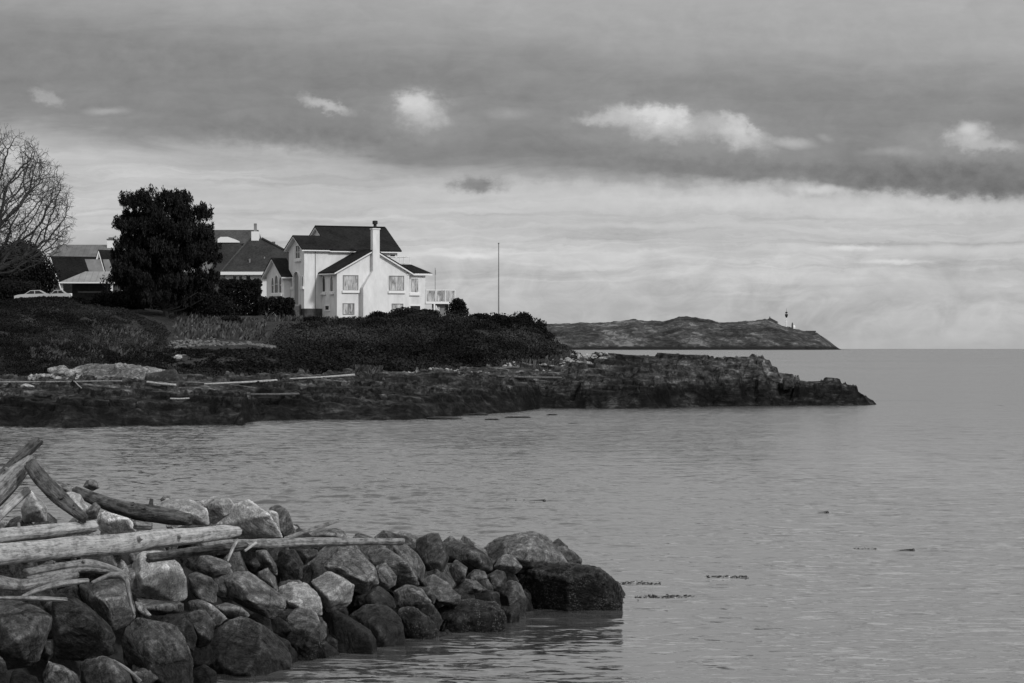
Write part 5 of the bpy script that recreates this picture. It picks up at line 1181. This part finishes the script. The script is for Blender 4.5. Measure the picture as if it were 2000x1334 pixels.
M['rock_pale2'] = mat('pale_far_stone', rough=.85, spec=.12, build=rock(.07, .42, .7, .5, 0, .8))
M['rock_rub'] = mat('grey_rubble_stone', rough=.85, spec=.1, build=rock(.02, .15, .3, .5, 0, .5))
M['rock_shelf'] = mat('dark_far_stone', rough=.8, spec=.12, build=rock(.018, .07, 1.2, .5, 0, .6))
finish_rocks()
def pebbles(name, label, boxes, mt, kind='stuff', cat='stones'):
    """many loose stones as one mesh"""
    ico = bmesh.new(); bmesh.ops.create_icosphere(ico, subdivisions=1, radius=1); bv = np.array([v_.co[:] for v_ in ico.verts]); bf = np.array([[v_.index for v_ in f_.verts] for f_ in ico.faces]); ico.free()
    vs, fs, k_ = [], [], 0
    for (u0, u1, d0, d1, n, s0, s1) in boxes:
        U_ = nr.uniform(u0, u1, n); Dd = nr.uniform(d0, d1, n); Z_, _ = shore_full(U_, Dd)
        for uu, dd, zz in zip(U_, Dd, Z_):
            s_ = nr.uniform(s0, s1); q = bv*(1+.35*nr.normal(size=(len(bv), 1))*.6)*[s_*nr.uniform(.8, 1.5), s_, s_*nr.uniform(.5, .8)]
            vs.append(q+[(uu-1000)/F*dd, dd, zz+s_*.3]); fs.append(bf+k_); k_ += len(bv)
    o = mk(name, np.concatenate(vs), np.concatenate(fs), M[mt]); tag(o, label, cat, kind=kind); return o
pebbles('beach_stones', 'pale cobbles strewn along the foot of the bluff', [(930, 1130, 303, 309, 240, .06, .24), (790, 960, 291, 295, 150, .06, .2), (1110, 1190, 302, 307, 90, .08, .26), (60, 160, 256, 262, 90, .15, .4), (1010, 1060, 344, 352, 40, .1, .3), (640, 700, 352, 358, 25, .1, .3)], 'rock_pale2')
o = pebbles('rubble_bank', 'bank of loose pale rubble holding the garden terrace', [(332, 535, 294.5, 300, 300, .08, .24), (335, 420, 300, 330, 50, .08, .2), (342, 358, 284, 294, 30, .12, .28)], 'rock_rub')

# ------------------------------------------------------------------ kelp on the water
def on_water(y): return 36000/(y-YL)
def kelp_bulb(label, x, y, L):
    D = on_water(y); e = empty('kelp_bulb', (((x-1000)/F*D), D, 0)); tag(e, label, 'kelp', 'bull kelp bulbs afloat'); k_ = D/F
    m = MB(); m.lathe((0, 0, -.02), [(.02, -.04), (3.2*k_, 0), (3.4*k_, .03), (2.2*k_, .065), (.02, .08)], 10); m.build('bulb', M['kelp'], e, True)
    m = MB(); P = [Vector((-i*L*k_/6, .06*math.sin(i*1.3), .012+.012*(1-i/6))) for i in range(7)]
    for i in range(6): m.bar(P[i], P[i+1], (2.6-.4*i)*k_*.5, 6, (2.6-.4*(i+1))*k_*.5)
    m.build('stalk', M['kelp'], e)
kelp_bulb('kelp bulb with long trailing stalk, left of the three', 1063, 978, 34)
kelp_bulb('short black kelp bulb in open water, middle of the three', 1616, 1001, 20)
kelp_bulb('kelp bulb trailing right of the picture, right of the three', 1784, 1075, 42)
def kelp_mat(label, x, y, w, n, hgt=.05):
    D = on_water(y); k_ = D/F; e = empty('floating_kelp', ((x-1000)/F*D, D, 0)); tag(e, label, 'kelp', 'thin kelp strands on the surface')
    xx = nr.uniform(-.5, .5, n)*w*k_; c = np.stack([xx, 1.1*fbm(xx*1.3+x, xx*0+y, xx*0, 3, 2)+nr.normal(0, .22, n), nr.uniform(.0, hgt, n)**2*8*hgt**0*.1], -1); v_, f_, t_ = leaves(c, np.full(n, .024), nr.random(n), np.array([1., .1, .02]), 3.4)
    mk('fronds', v_, f_, M['kelp'], e)
kelp_mat('dense dark kelp patch right of the largest tip boulder', 1300, 1166, 120, 210, .05)
kelp_mat('thin kelp line just off the largest tip boulder', 1250, 1139, 80, 120)
kelp_mat('short kelp strand in mid water above the wider one', 1390, 1109, 40, 50)
kelp_mat('wide faint kelp line in mid water', 1420, 1127, 80, 90)
kelp_mat('thin straight kelp strand left of the trailing right bulb', 1690, 1072, 44, 60)
kelp_mat('thin straight kelp strand left of the left bulb', 1010, 977, 44, 70)
kelp_mat('dark kelp line beside the tip of the rocky point', 1760, 783, 120, 90, .15)
kelp_mat('dark specks of kelp behind the tip of the rocky point', 1640, 751, 120, 60, .2)
kelp_mat('tiny dark kelp speck far out at right', 1953, 792, 14, 24, .2)
